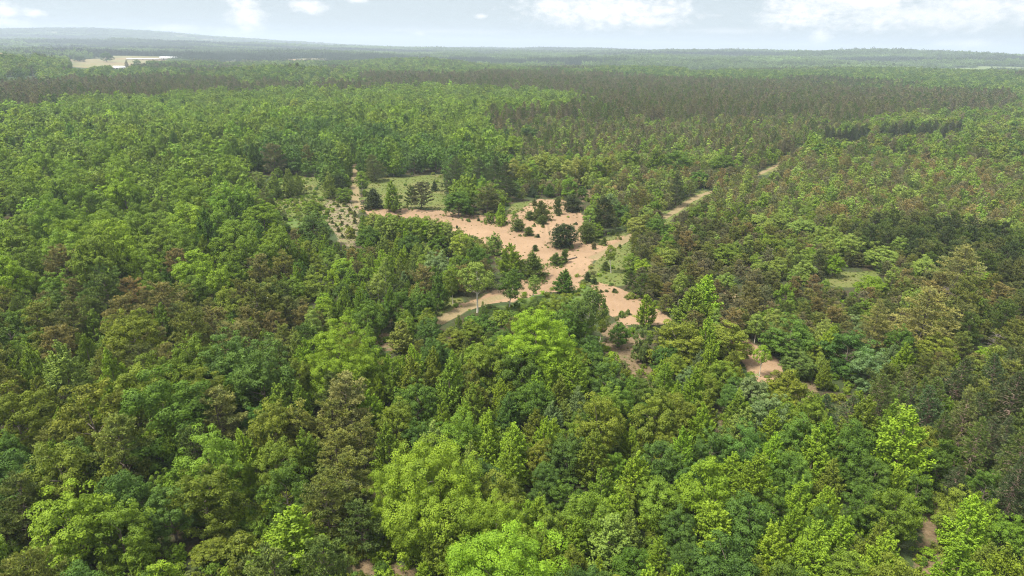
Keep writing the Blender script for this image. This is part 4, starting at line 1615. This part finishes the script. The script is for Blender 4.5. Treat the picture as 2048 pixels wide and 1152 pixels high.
STUFF = {
    'broadleaf_forest': (('round', 'big', 'cone', 'lone'), 'rounded green broadleaf canopy covering the slopes and distance', 'forest'),
    'aspen_forest': (('aspen',), 'slim light aspens mixed through the woods', 'forest'),
    'pine_forest': (('pine', 'wpine', 'spruce', 'dwarf'), 'dull olive and brownish irregular pine woods', 'forest'),
    'pine_plantation_forest': (('rpine',), 'even dark grey brown plantation of straight pines', 'forest'),
    'undergrowth': (('shrub',), 'low shrubs and brush along the openings', 'undergrowth'),
}
for name, (kinds, lab, cat) in STUFF.items():
    protos, pidx = [], {}
    P, turn, grow, which, tint = [], [], [], [], []

    def place(k, lod, x, y, z, w, h, c, rot):
        lod = lod if SH[k][lod] else 'near'
        v = int(RNG.integers(len(SH[k][lod])))
        key = (k, lod, v)
        if key not in pidx:
            pidx[key] = len(protos)
            protos.append(stuff_mesh(*key))
        P.append((x, y, z))
        turn.append(rot)
        sxy = w / SH[k]['W']
        grow.append((sxy, sxy, h / SH[k]['H']))
        which.append(pidx[key])
        tint.append(np.array(TINT[c][0]) * np.exp(RNG.normal(size=3) * 0.04 + RNG.normal() * 0.12))

    for t in rest:
        if t['k'] in kinds:
            place(t['k'], 'near' if math.hypot(t['x'], t['y']) < 260 else 'far', t['x'], t['y'], t['z'], t['w'], t['h'], t['c'], t['rot'])
    for (k, x, y, z, w, h, c) in far_trees:
        if k in kinds:
            place(k, 'far', x, y, z - 0.2, w, h, c, float(RNG.random() * 6.28))
    if name == 'undergrowth':
        # brush in the scrub, on the verges and under the forest edges
        b1 = np.meshgrid(np.arange(-110, 110, 1.15), np.arange(45, 128, 1.15))
        b2 = np.meshgrid(np.arange(-120, 150, 1.9), np.arange(128, 330, 1.9))
        bx = np.concatenate([b1[0].ravel(), b2[0].ravel()])
        by = np.concatenate([b1[1].ravel(), b2[1].ravel()])
        bx = bx + RNG.uniform(-0.7, 0.7, bx.shape)
        by = by + RNG.uniform(-0.7, 0.7, by.shape)
        q = np.abs(bx) < by * 0.82 + 12
        bx, by = bx[q], by[q]
        rs = regions(bx, by)
        openness = np.maximum.reduce([rs[0], rs[2]])
        prob = 0.75 * rs[5] + 0.10 * rs[4] + 0.12 * rs[3] + 0.02 * rs[1] + np.where(np.hypot(bx, by) < 150, 0.24, 0.1) * (np.maximum.reduce(rs[:6]) < 0.1) + 0.012 * rs[0]
        edge = (rs[0] > 0.02) & (rs[0] < 0.6)
        prob = np.where(edge, 0.16, prob) * np.where(rs[2] > 0.4, 0, 1)
        q = RNG.random(len(bx)) < prob
        bx, by = bx[q], by[q]
        bz = gz_at(bx, by)
        skirts = [t for t in trees if t['hero'] and t['y'] > 90 and t['y'] < 330]
        hs = regions(np.array([t['x'] for t in skirts]), np.array([t['y'] for t in skirts]))
        for t, open_ in zip(skirts, np.maximum.reduce([hs[0], hs[1], hs[4]])):
            if open_ < 0.3:
                continue
            for _ in range(int(3 + t['w'] * 2.2)):
                a_, r_ = RNG.random() * 6.28, t['w'] * RNG.uniform(0.3, 0.75)
                x, y = t['x'] + math.cos(a_) * r_, t['y'] + math.sin(a_) * r_
                w = RNG.uniform(0.35, 1.1)
                place('shrub', 'near', x, y, float(gz_at(x, y)) - 0.06, w, w * RNG.uniform(0.4, 0.8), ('olive', 'pgr', 'light', 'pol', 'plite')[int(RNG.integers(5))], float(RNG.random() * 6.28))
        cs = ('mid', 'olive', 'bright', 'pgr', 'deep', 'olive', 'bright')
        for x, y, z in zip(bx, by, bz):
            big_ = math.hypot(x, y) < 125
            w = RNG.uniform(1.1, 2.8) if big_ else RNG.uniform(0.7, 2.0)
            place('shrub', 'near', x, y, z - 0.08, w, w * RNG.uniform(0.5, 1.0 if big_ else 0.8), cs[int(RNG.integers(len(cs)))], float(RNG.random() * 6.28))
    if P:
        scatter(name, lab, cat, protos, np.array(P), np.array(turn), np.array(grow), np.array(which), np.array(tint))

# grass tufts and dry stalks of the meadows
tx, ty = np.meshgrid(np.arange(-125, 150, 0.8), np.arange(90, 330, 0.8))
tx = (tx + RNG.uniform(-0.4, 0.4, tx.shape)).ravel()
ty = (ty + RNG.uniform(-0.4, 0.4, ty.shape)).ravel()
rs = regions(tx, ty)
pr = 0.3 * (rs[1] > 0.5) + 0.45 * (rs[4] > 0.5) + 0.3 * (rs[3] > 0.5) + 0.3 * ((rs[0] > 0.1) & (rs[0] < 0.7)) + 0.035 * (rs[0] > 0.7)
pr = np.where(rs[2] > 0.45, 0, pr)
q = RNG.random(len(tx)) < pr
tx, ty = tx[q], ty[q]
gm = []
for i in range(3):
    r_ = np.random.default_rng(30 + i)
    nb = 40
    a = r_.random(nb) * 6.28
    d = unit(np.stack([np.cos(a) * 0.6, np.sin(a) * 0.6, np.ones(nb)], 1))
    C = np.stack([np.cos(a) * 0.12, np.sin(a) * 0.12, np.zeros(nb)], 1) * r_.random((nb, 1)) * 2 + d * 0.16
    lv, lf = leaves(r_, C, unit(np.cross(d, r_.normal(size=(nb, 3)))), 0.36, 0.06, along=d)
    gm.append(mesh_np('grass_shape', lv, lf, [LEAF['instance']], shade=r_.random(nb)))
gc = np.array([(0.12, 0.15, 0.036), (0.14, 0.155, 0.046), (0.17, 0.15, 0.066), (0.11, 0.145, 0.034)])
n = len(tx)
g1 = RNG.uniform(0.4, 1.1, n)
scatter('grass', 'tufts of grass and dry stalks on the meadow and sand edges', 'grass', gm, np.stack([tx, ty, gz_at(tx, ty) - 0.02], 1), RNG.random(n) * 6.28,
        np.stack([g1, g1, g1 * RNG.uniform(0.6, 1.2, n)], 1), RNG.integers(0, 3, n), gc[RNG.integers(0, 4, n)] * RNG.uniform(0.8, 1.2, (n, 1)))

# ------------------------------------------------------------------ distant forest: patches of many crowns out to the horizon
def patch(seed, size, n, wr, hr, profk):
    rng = np.random.default_rng(seed)
    Vs, Fs, Ss = [], [], []
    off = 0
    for i in range(n):
        w = rng.uniform(*wr)
        h = w * rng.uniform(*hr)
        lv, lf, sh, bv, bf = broadleaf(seed * 100 + i, w, h, 0.1, profk, 26, w * 0.17, 5, w * 0.2, limbs=0)
        p = np.array([rng.uniform(-size / 2, size / 2), rng.uniform(-size / 2, size / 2), 0])
        Vs.append(lv + p)
        Fs.append(lf + off)
        Ss.append(np.clip(sh * 0.5 + rng.random() * 0.5, 0, 1))
        off += len(lv)
    return mesh_np('forest_patch_shape', np.concatenate(Vs), np.concatenate(Fs), [LEAF['instance']], shade=np.concatenate(Ss))


protos = [patch(31 + i, 46, 17, (8, 13), (1.2, 1.6), 'round') for i in range(4)] + [patch(41 + i, 46, 30, (5, 7.5), (1.9, 2.6), 'cone') for i in range(3)]
P, turn, grow, which, tint = [], [], [], [], []
for lo, hi, st in ((2300, 4200, 38), (4200, 7500, 60), (7500, 12500, 110)):
    fx, fy = np.meshgrid(np.arange(-hi * 0.8, hi * 0.8, st), np.arange(400, hi, st))
    fx = (fx + RNG.uniform(-0.45, 0.45, fx.shape) * st).ravel()
    fy = (fy + RNG.uniform(-0.45, 0.45, fy.shape) * st).ravel()
    d = np.hypot(fx, fy)
    q = (d >= lo) & (d < hi) & (np.abs(fx) < fy * 0.82)
    fx, fy, d = fx[q], fy[q], d[q]
    gap = vnoise(fx, fy, 340, 81) + 0.5 * vnoise(fx, fy, 140, 82)
    fld = regions(fx, fy)[6]
    q = (gap > -0.58) & (fld < 0.3)
    fx, fy, d = fx[q], fy[q], d[q]
    z = gz_at(fx, fy)
    blk = vnoise(fx * 0.5, fy, 420, 71) + 0.6 * vnoise(fx * 0.5, fy, 160, 72)
    con = blk < -0.15
    sc = st / 38 * RNG.uniform(0.85, 1.15, len(fx))
    zs = RNG.uniform(0.8, 1.25, len(fx)) * (1 + 0.35 * vnoise(fx, fy, 300, 83))
    P.append(np.stack([fx, fy, z - 0.5], 1))
    turn.append(RNG.random(len(fx)) * 6.28)
    grow.append(np.stack([sc, sc, zs], 1))
    which.append(np.where(con, 4 + RNG.integers(0, 3, len(fx)), RNG.integers(0, 4, len(fx))))
    cc = np.where(con[:, None], np.array([[0.045, 0.064, 0.042]]), np.array([[0.1, 0.145, 0.052]]))
    tone = 1 + 0.5 * vnoise(fx * 0.45, fy, 240, 84)
    tint.append(cc * tone[:, None] * np.exp(RNG.normal(size=(len(fx), 1)) * 0.18))
scatter('distant_forest', 'hazy distant woods reaching to the horizon', 'forest', protos, np.concatenate(P), np.concatenate(turn), np.concatenate(grow), np.concatenate(which), np.concatenate(tint))


# ------------------------------------------------------------------ farm buildings
def plain(name, c, rough=0.6):
    m, nt, N, L = new_mat(name)
    tc = N.new('ShaderNodeTexCoord').outputs['Object']
    f = nnoise(nt, 0.6, 4, 0.6, tc)
    p = N.new('ShaderNodeBsdfPrincipled')
    L.new(nmix(nt, f, tuple(v * 0.85 for v in c), tuple(min(v * 1.1, 0.9) for v in c)), p.inputs['Base Color'])
    p.inputs['Roughness'].default_value = rough
    o = N.new('ShaderNodeOutputMaterial')
    L.new(p.outputs[0], o.inputs[0])
    return m


WHITE_ROOF = plain('white_metal_roof', (0.6, 0.6, 0.6), 0.45)
WALLM = plain('pale_siding', (0.42, 0.4, 0.37))
REDW = plain('tan_siding', (0.5, 0.38, 0.3))
DOORM = plain('dark_door', (0.08, 0.08, 0.09))
GLASS = plain('window_pane', (0.06, 0.08, 0.1), 0.1)


def boxes(B):
    V, F = [], []
    for (x0, x1, y0, y1, z0, z1) in B:
        o = len(V)
        V += [(x0, y0, z0), (x1, y0, z0), (x1, y1, z0), (x0, y1, z0), (x0, y0, z1), (x1, y0, z1), (x1, y1, z1), (x0, y1, z1)]
        F += [[o + i for i in q] for q in ((3, 2, 1, 0), (4, 5, 6, 7), (0, 1, 5, 4), (1, 2, 6, 5), (2, 3, 7, 6), (3, 0, 4, 7))]
    return np.array(V, float), np.array(F)


def child(nm, V, F, mat, parent):
    c = bpy.data.objects.new(nm, mesh_np(nm, V, F, [mat]))
    COL.objects.link(c)
    c.parent = parent
    return c


def barn(px0, px1, py_base, height, depth, label, wallmat=None, rise=0.35, name='barn', cat='barn', doors=2):
    a = ground_hit(np.array(px0), np.array(py_base))
    b = ground_hit(np.array(px1), np.array(py_base))
    c = (a + b) / 2
    Lh = np.linalg.norm(b - a) / 2
    e = bpy.data.objects.new(name, None)
    COL.objects.link(e)
    e.location = (c[0], c[1], float(gz_at(c[0], c[1])) - 0.3)
    e.rotation_euler = (0, 0, math.atan2(b[1] - a[1], b[0] - a[0]))
    e['label'] = label
    e['category'] = cat
    e['group'] = 'far farm buildings'
    D = depth / 2
    V, F = boxes([(-Lh, Lh, -D, D, 0, height)])
    w = child('wall', V, F, wallmat or WALLM, e)
    r = depth * rise * 0.5
    # gable roof with eaves, given real thickness; gable ends closed
    x0, x1, ov = -Lh - 0.5, Lh + 0.5, D + 0.5
    th = 0.25
    zt = height + 0.01
    V = np.array([(x0, -ov, zt - 0.15), (x1, -ov, zt - 0.15), (x1, 0, zt + r), (x0, 0, zt + r), (x1, ov, zt - 0.15), (x0, ov, zt - 0.15),
                  (x0, -ov, zt - 0.15 + th), (x1, -ov, zt - 0.15 + th), (x1, 0, zt + r + th), (x0, 0, zt + r + th), (x1, ov, zt - 0.15 + th), (x0, ov, zt - 0.15 + th)])
    F = np.array([(6, 7, 8, 9), (9, 8, 10, 11), (0, 3, 2, 1), (3, 5, 4, 2), (0, 1, 7, 6), (4, 5, 11, 10), (1, 2, 8, 7), (2, 4, 10, 8), (0, 6, 9, 3), (3, 9, 11, 5)])
    child('roof', V, F, WHITE_ROOF, e)
    V = np.array([(-Lh, -D, height), (-Lh, D, height), (-Lh, 0, height + r - 0.05), (-Lh, 0, height + r - 0.04), (Lh, -D, height), (Lh, D, height), (Lh, 0, height + r - 0.05), (Lh, 0, height + r - 0.04)])
    child('gable', V, np.array([(0, 1, 2, 3), (5, 4, 6, 7)]), wallmat or WALLM, e)
    for i in range(doors):
        x = -Lh + (i + 0.6) * 2 * Lh / (doors + 0.2)
        V, F = boxes([(x - 1.6, x + 1.6, -D - 0.08, -D - 0.003, 0.1, height * 0.78)])
        child('door', V, F, DOORM, e)
    for i in range(3):
        x = -Lh * 0.9 + i * Lh * 0.85
        V, F = boxes([(x, x + 1.4, -D - 0.06, -D - 0.004, height * 0.45, height * 0.75)])
        child('window', V, F, GLASS, e)
    return e


barn(227, 251, 138.5, 4.2, 14, 'white roofed shed standing alone at the near edge of the tan field')
barn(320, 354, 119.5, 6.0, 18, 'longest white barn beyond the tan field', doors=3)
barn(254, 318, 119, 2.6, 12, 'long low pale shed beside the longest white barn', rise=0.2, doors=3)
barn(362, 378, 118.5, 5.0, 14, 'short white barn beyond the longest barn at the wood edge', doors=1)
barn(966, 976, 113.5, 5.5, 12, 'small white farmhouse of a far pair beyond the low ridge', name='farmhouse', cat='house', doors=1)
barn(981, 994, 114.5, 5.0, 12, 'second and wider white farmhouse of the far pair', name='farmhouse', cat='house', doors=1)
barn(1148, 1172, 147, 3.6, 12, 'low white shed on the pale strip beyond the pine plantation', name='barn', doors=1)

# dark log shape added in place of the pine bush's shadow on sand
a, b = at(np.array(1134.), np.array(522.)), at(np.array(1154.), np.array(517.))
S = []
for i in range(4):
    p = a + (b - a) * i / 4
    q = a + (b - a) * (i + 1) / 4
    S.append((p[0], p[1], float(gz_at(*p)) + 0.2, q[0], q[1], float(gz_at(*q)) + 0.2, 0.28 - 0.03 * i, 0.25 - 0.03 * i))
V, F = tubes(S, 8)
lg = bpy.data.objects.new('fallen_log', mesh_np('fallen_log', V, F, [BARK], smooth=True))
COL.objects.link(lg)
lg['label'] = 'dark streak standing in for the shadow on sand beside the low dark pine bush'
lg['category'] = 'log'

# ------------------------------------------------------------------ haze
HAZE = 0.00014
V, F = boxes([(-17500, 17500, -4500, 17500, float(GZ.min()) - 1.5, float(GZ.max()) + 45)])
hz_ = bpy.data.objects.new('haze', mesh_np('haze', V, F, []))
m, nt, N, L = new_mat('air_haze')
pv = N.new('ShaderNodeVolumePrincipled')
pv.inputs['Color'].default_value = (0.61, 0.71, 0.83, 1)
pv.inputs['Density'].default_value = HAZE
pv.inputs['Anisotropy'].default_value = 0.1
o = N.new('ShaderNodeOutputMaterial')
L.new(pv.outputs[0], o.inputs['Volume'])
hz_.data.materials.append(m)
COL.objects.link(hz_)
hz_['kind'] = 'stuff'
hz_['label'] = 'pale haze in the air thickening towards the horizon'
hz_['category'] = 'haze'

# ------------------------------------------------------------------ sky and sun
SUN_EL, SUN_AZ = math.radians(62), math.radians(-108)
wd = bpy.data.worlds.new('World')
SC.world = wd
wd.use_nodes = True
nt = wd.node_tree
N, L = nt.nodes, nt.links
N.clear()
sky = N.new('ShaderNodeTexSky')
sky.sky_type = 'NISHITA'
sky.sun_disc = False
sky.sun_elevation = SUN_EL
sky.sun_rotation = SUN_AZ
sky.altitude = 200
sky.dust_density = 2.0
tc = N.new('ShaderNodeTexCoord').outputs['Generated']
sp = N.new('ShaderNodeSeparateXYZ')
L.new(tc, sp.inputs[0])
azn = nmath(nt, 'MULTIPLY', nmath(nt, 'ARCTAN2', sp.outputs[0], sp.outputs[1]), 180 / math.pi)
eln = nmath(nt, 'MULTIPLY', nmath(nt, 'ARCSINE', sp.outputs[2]), 180 / math.pi)
cv = N.new('ShaderNodeCombineXYZ')
L.new(azn, cv.inputs[0])
L.new(nmath(nt, 'MULTIPLY', eln, 1.6), cv.inputs[1])
warp = nnoise(nt, 0.55, 5, 0.6, cv.outputs[0])
puff = nnoise(nt, 1.5, 6, 0.62, cv.outputs[0])
edge = nmath(nt, 'ADD', nmath(nt, 'MULTIPLY', nmath(nt, 'SUBTRACT', warp, 0.5), 1.5), nmath(nt, 'MULTIPLY', nmath(nt, 'SUBTRACT', puff, 0.5), 1.5))
CLOUDS = [(490, 30, 30, 52, 1.0), (472, 70, 60, 16, 0.8), (615, 13, 36, 13, 1.0), (1215, 22, 165, 34, 1.0), (1110, 12, 55, 18, 0.9), (1300, 40, 80, 14, 0.8), (1600, 22, 75, 30, 1.0),
          (1720, 4, 130, 18, 0.85), (1850, 30, 210, 28, 0.7), (1960, 14, 130, 30, 0.7), (1642, 76, 19, 17, 0.9), (1756, 45, 14, 15, 0.9), (1935, 89, 50, 9, 0.85), (8, 20, 22, 13, 0.9), (12, 47, 34, 9, 0.9),
          (72, 25, 15, 7, 0.85), (840, 67, 11, 6, 0.8), (962, 32, 13, 6, 0.8), (350, 58, 42, 8, 0.8), (712, 1, 20, 5, 0.9), (1450, 62, 90, 5, 0.3), (900, 62, 160, 5, 0.25)]
tot = None
for (cx_, cy_, rx, ry, s) in CLOUDS:
    d = ray(np.array(float(cx_)), np.array(float(cy_)))
    a0 = math.degrees(math.atan2(d[0], d[1]))
    e0 = math.degrees(math.asin(d[2]))
    k = FPX * math.pi / 180
    ex = nmath(nt, 'POWER', nmath(nt, 'ABSOLUTE', nmath(nt, 'MULTIPLY', nmath(nt, 'SUBTRACT', azn, a0), k / rx)), 2)
    ey = nmath(nt, 'POWER', nmath(nt, 'ABSOLUTE', nmath(nt, 'MULTIPLY', nmath(nt, 'SUBTRACT', eln, e0), k / ry)), 2)
    r = nmath(nt, 'ADD', nmath(nt, 'SUBTRACT', 1.0, nmath(nt, 'SQRT', nmath(nt, 'ADD', ex, ey))), edge)
    r = nmath(nt, 'MULTIPLY', nramp(nt, r, -0.1, 0.8), s, True)
    tot = r if tot is None else nmath(nt, 'MAXIMUM', tot, r)
# the clouds higher up, out of the picture
high = nnoise(nt, 3.0, 5, 0.55, tc)
hi_m = nmath(nt, 'MULTIPLY', nramp(nt, high, 0.3, 0.55), nramp(nt, eln, 5, 20), True)
veil = nmix(nt, 0.84, nmix(nt, 1.0, sky.outputs[0], (0.34, 0.365, 0.38), 'MULTIPLY'), (2.2, 2.5, 2.68))
body = nmix(nt, nramp(nt, puff, 0.35, 0.7), (3.3, 3.35, 3.45), (4.1, 4.0, 3.95))
colr = nmix(nt, tot, veil, body)
# thin bright overcast towards the zenith
zen = nmix(nt, nramp(nt, eln, 18, 65), (4.0, 4.2, 4.5), (8.0, 8.0, 7.8))
colr = nmix(nt, hi_m, colr, zen)
bg = N.new('ShaderNodeBackground')
bg.inputs['Strength'].default_value = 0.052
L.new(colr, bg.inputs['Color'])
ow = N.new('ShaderNodeOutputWorld')
L.new(bg.outputs[0], ow.inputs[0])

sl = bpy.data.lights.new('sun', 'SUN')
sl.energy = 1.5
sl.angle = math.radians(10)
sl.color = (1.0, 0.95, 0.86)
so = bpy.data.objects.new('sun', sl)
COL.objects.link(so)
dirv = np.array([math.sin(SUN_AZ) * math.cos(SUN_EL), math.cos(SUN_AZ) * math.cos(SUN_EL), math.sin(SUN_EL)])
from mathutils import Vector
so.rotation_euler = Vector(dirv).to_track_quat('Z', 'Y').to_euler()
so.location = (0, 0, 400)

# ------------------------------------------------------------------ render settings
SC.view_settings.view_transform = 'Standard'
SC.view_settings.look = 'None'
SC.view_settings.exposure = 2.65
SC.view_settings.gamma = 1.0
SC.render.engine = 'CYCLES'
c = SC.cycles
c.max_bounces = 4
c.diffuse_bounces = 3
c.glossy_bounces = 1
c.transmission_bounces = 2
c.transparent_max_bounces = 4
c.volume_bounces = 0
c.use_denoising = True
c.denoiser = 'OPENIMAGEDENOISE'
c.denoising_input_passes = 'RGB_ALBEDO_NORMAL'
c.denoising_prefilter = 'NONE'
c.filter_width = 1.1
c.sample_clamp_indirect = 4
print('TREES', len(trees), 'things', len(chosen), count)
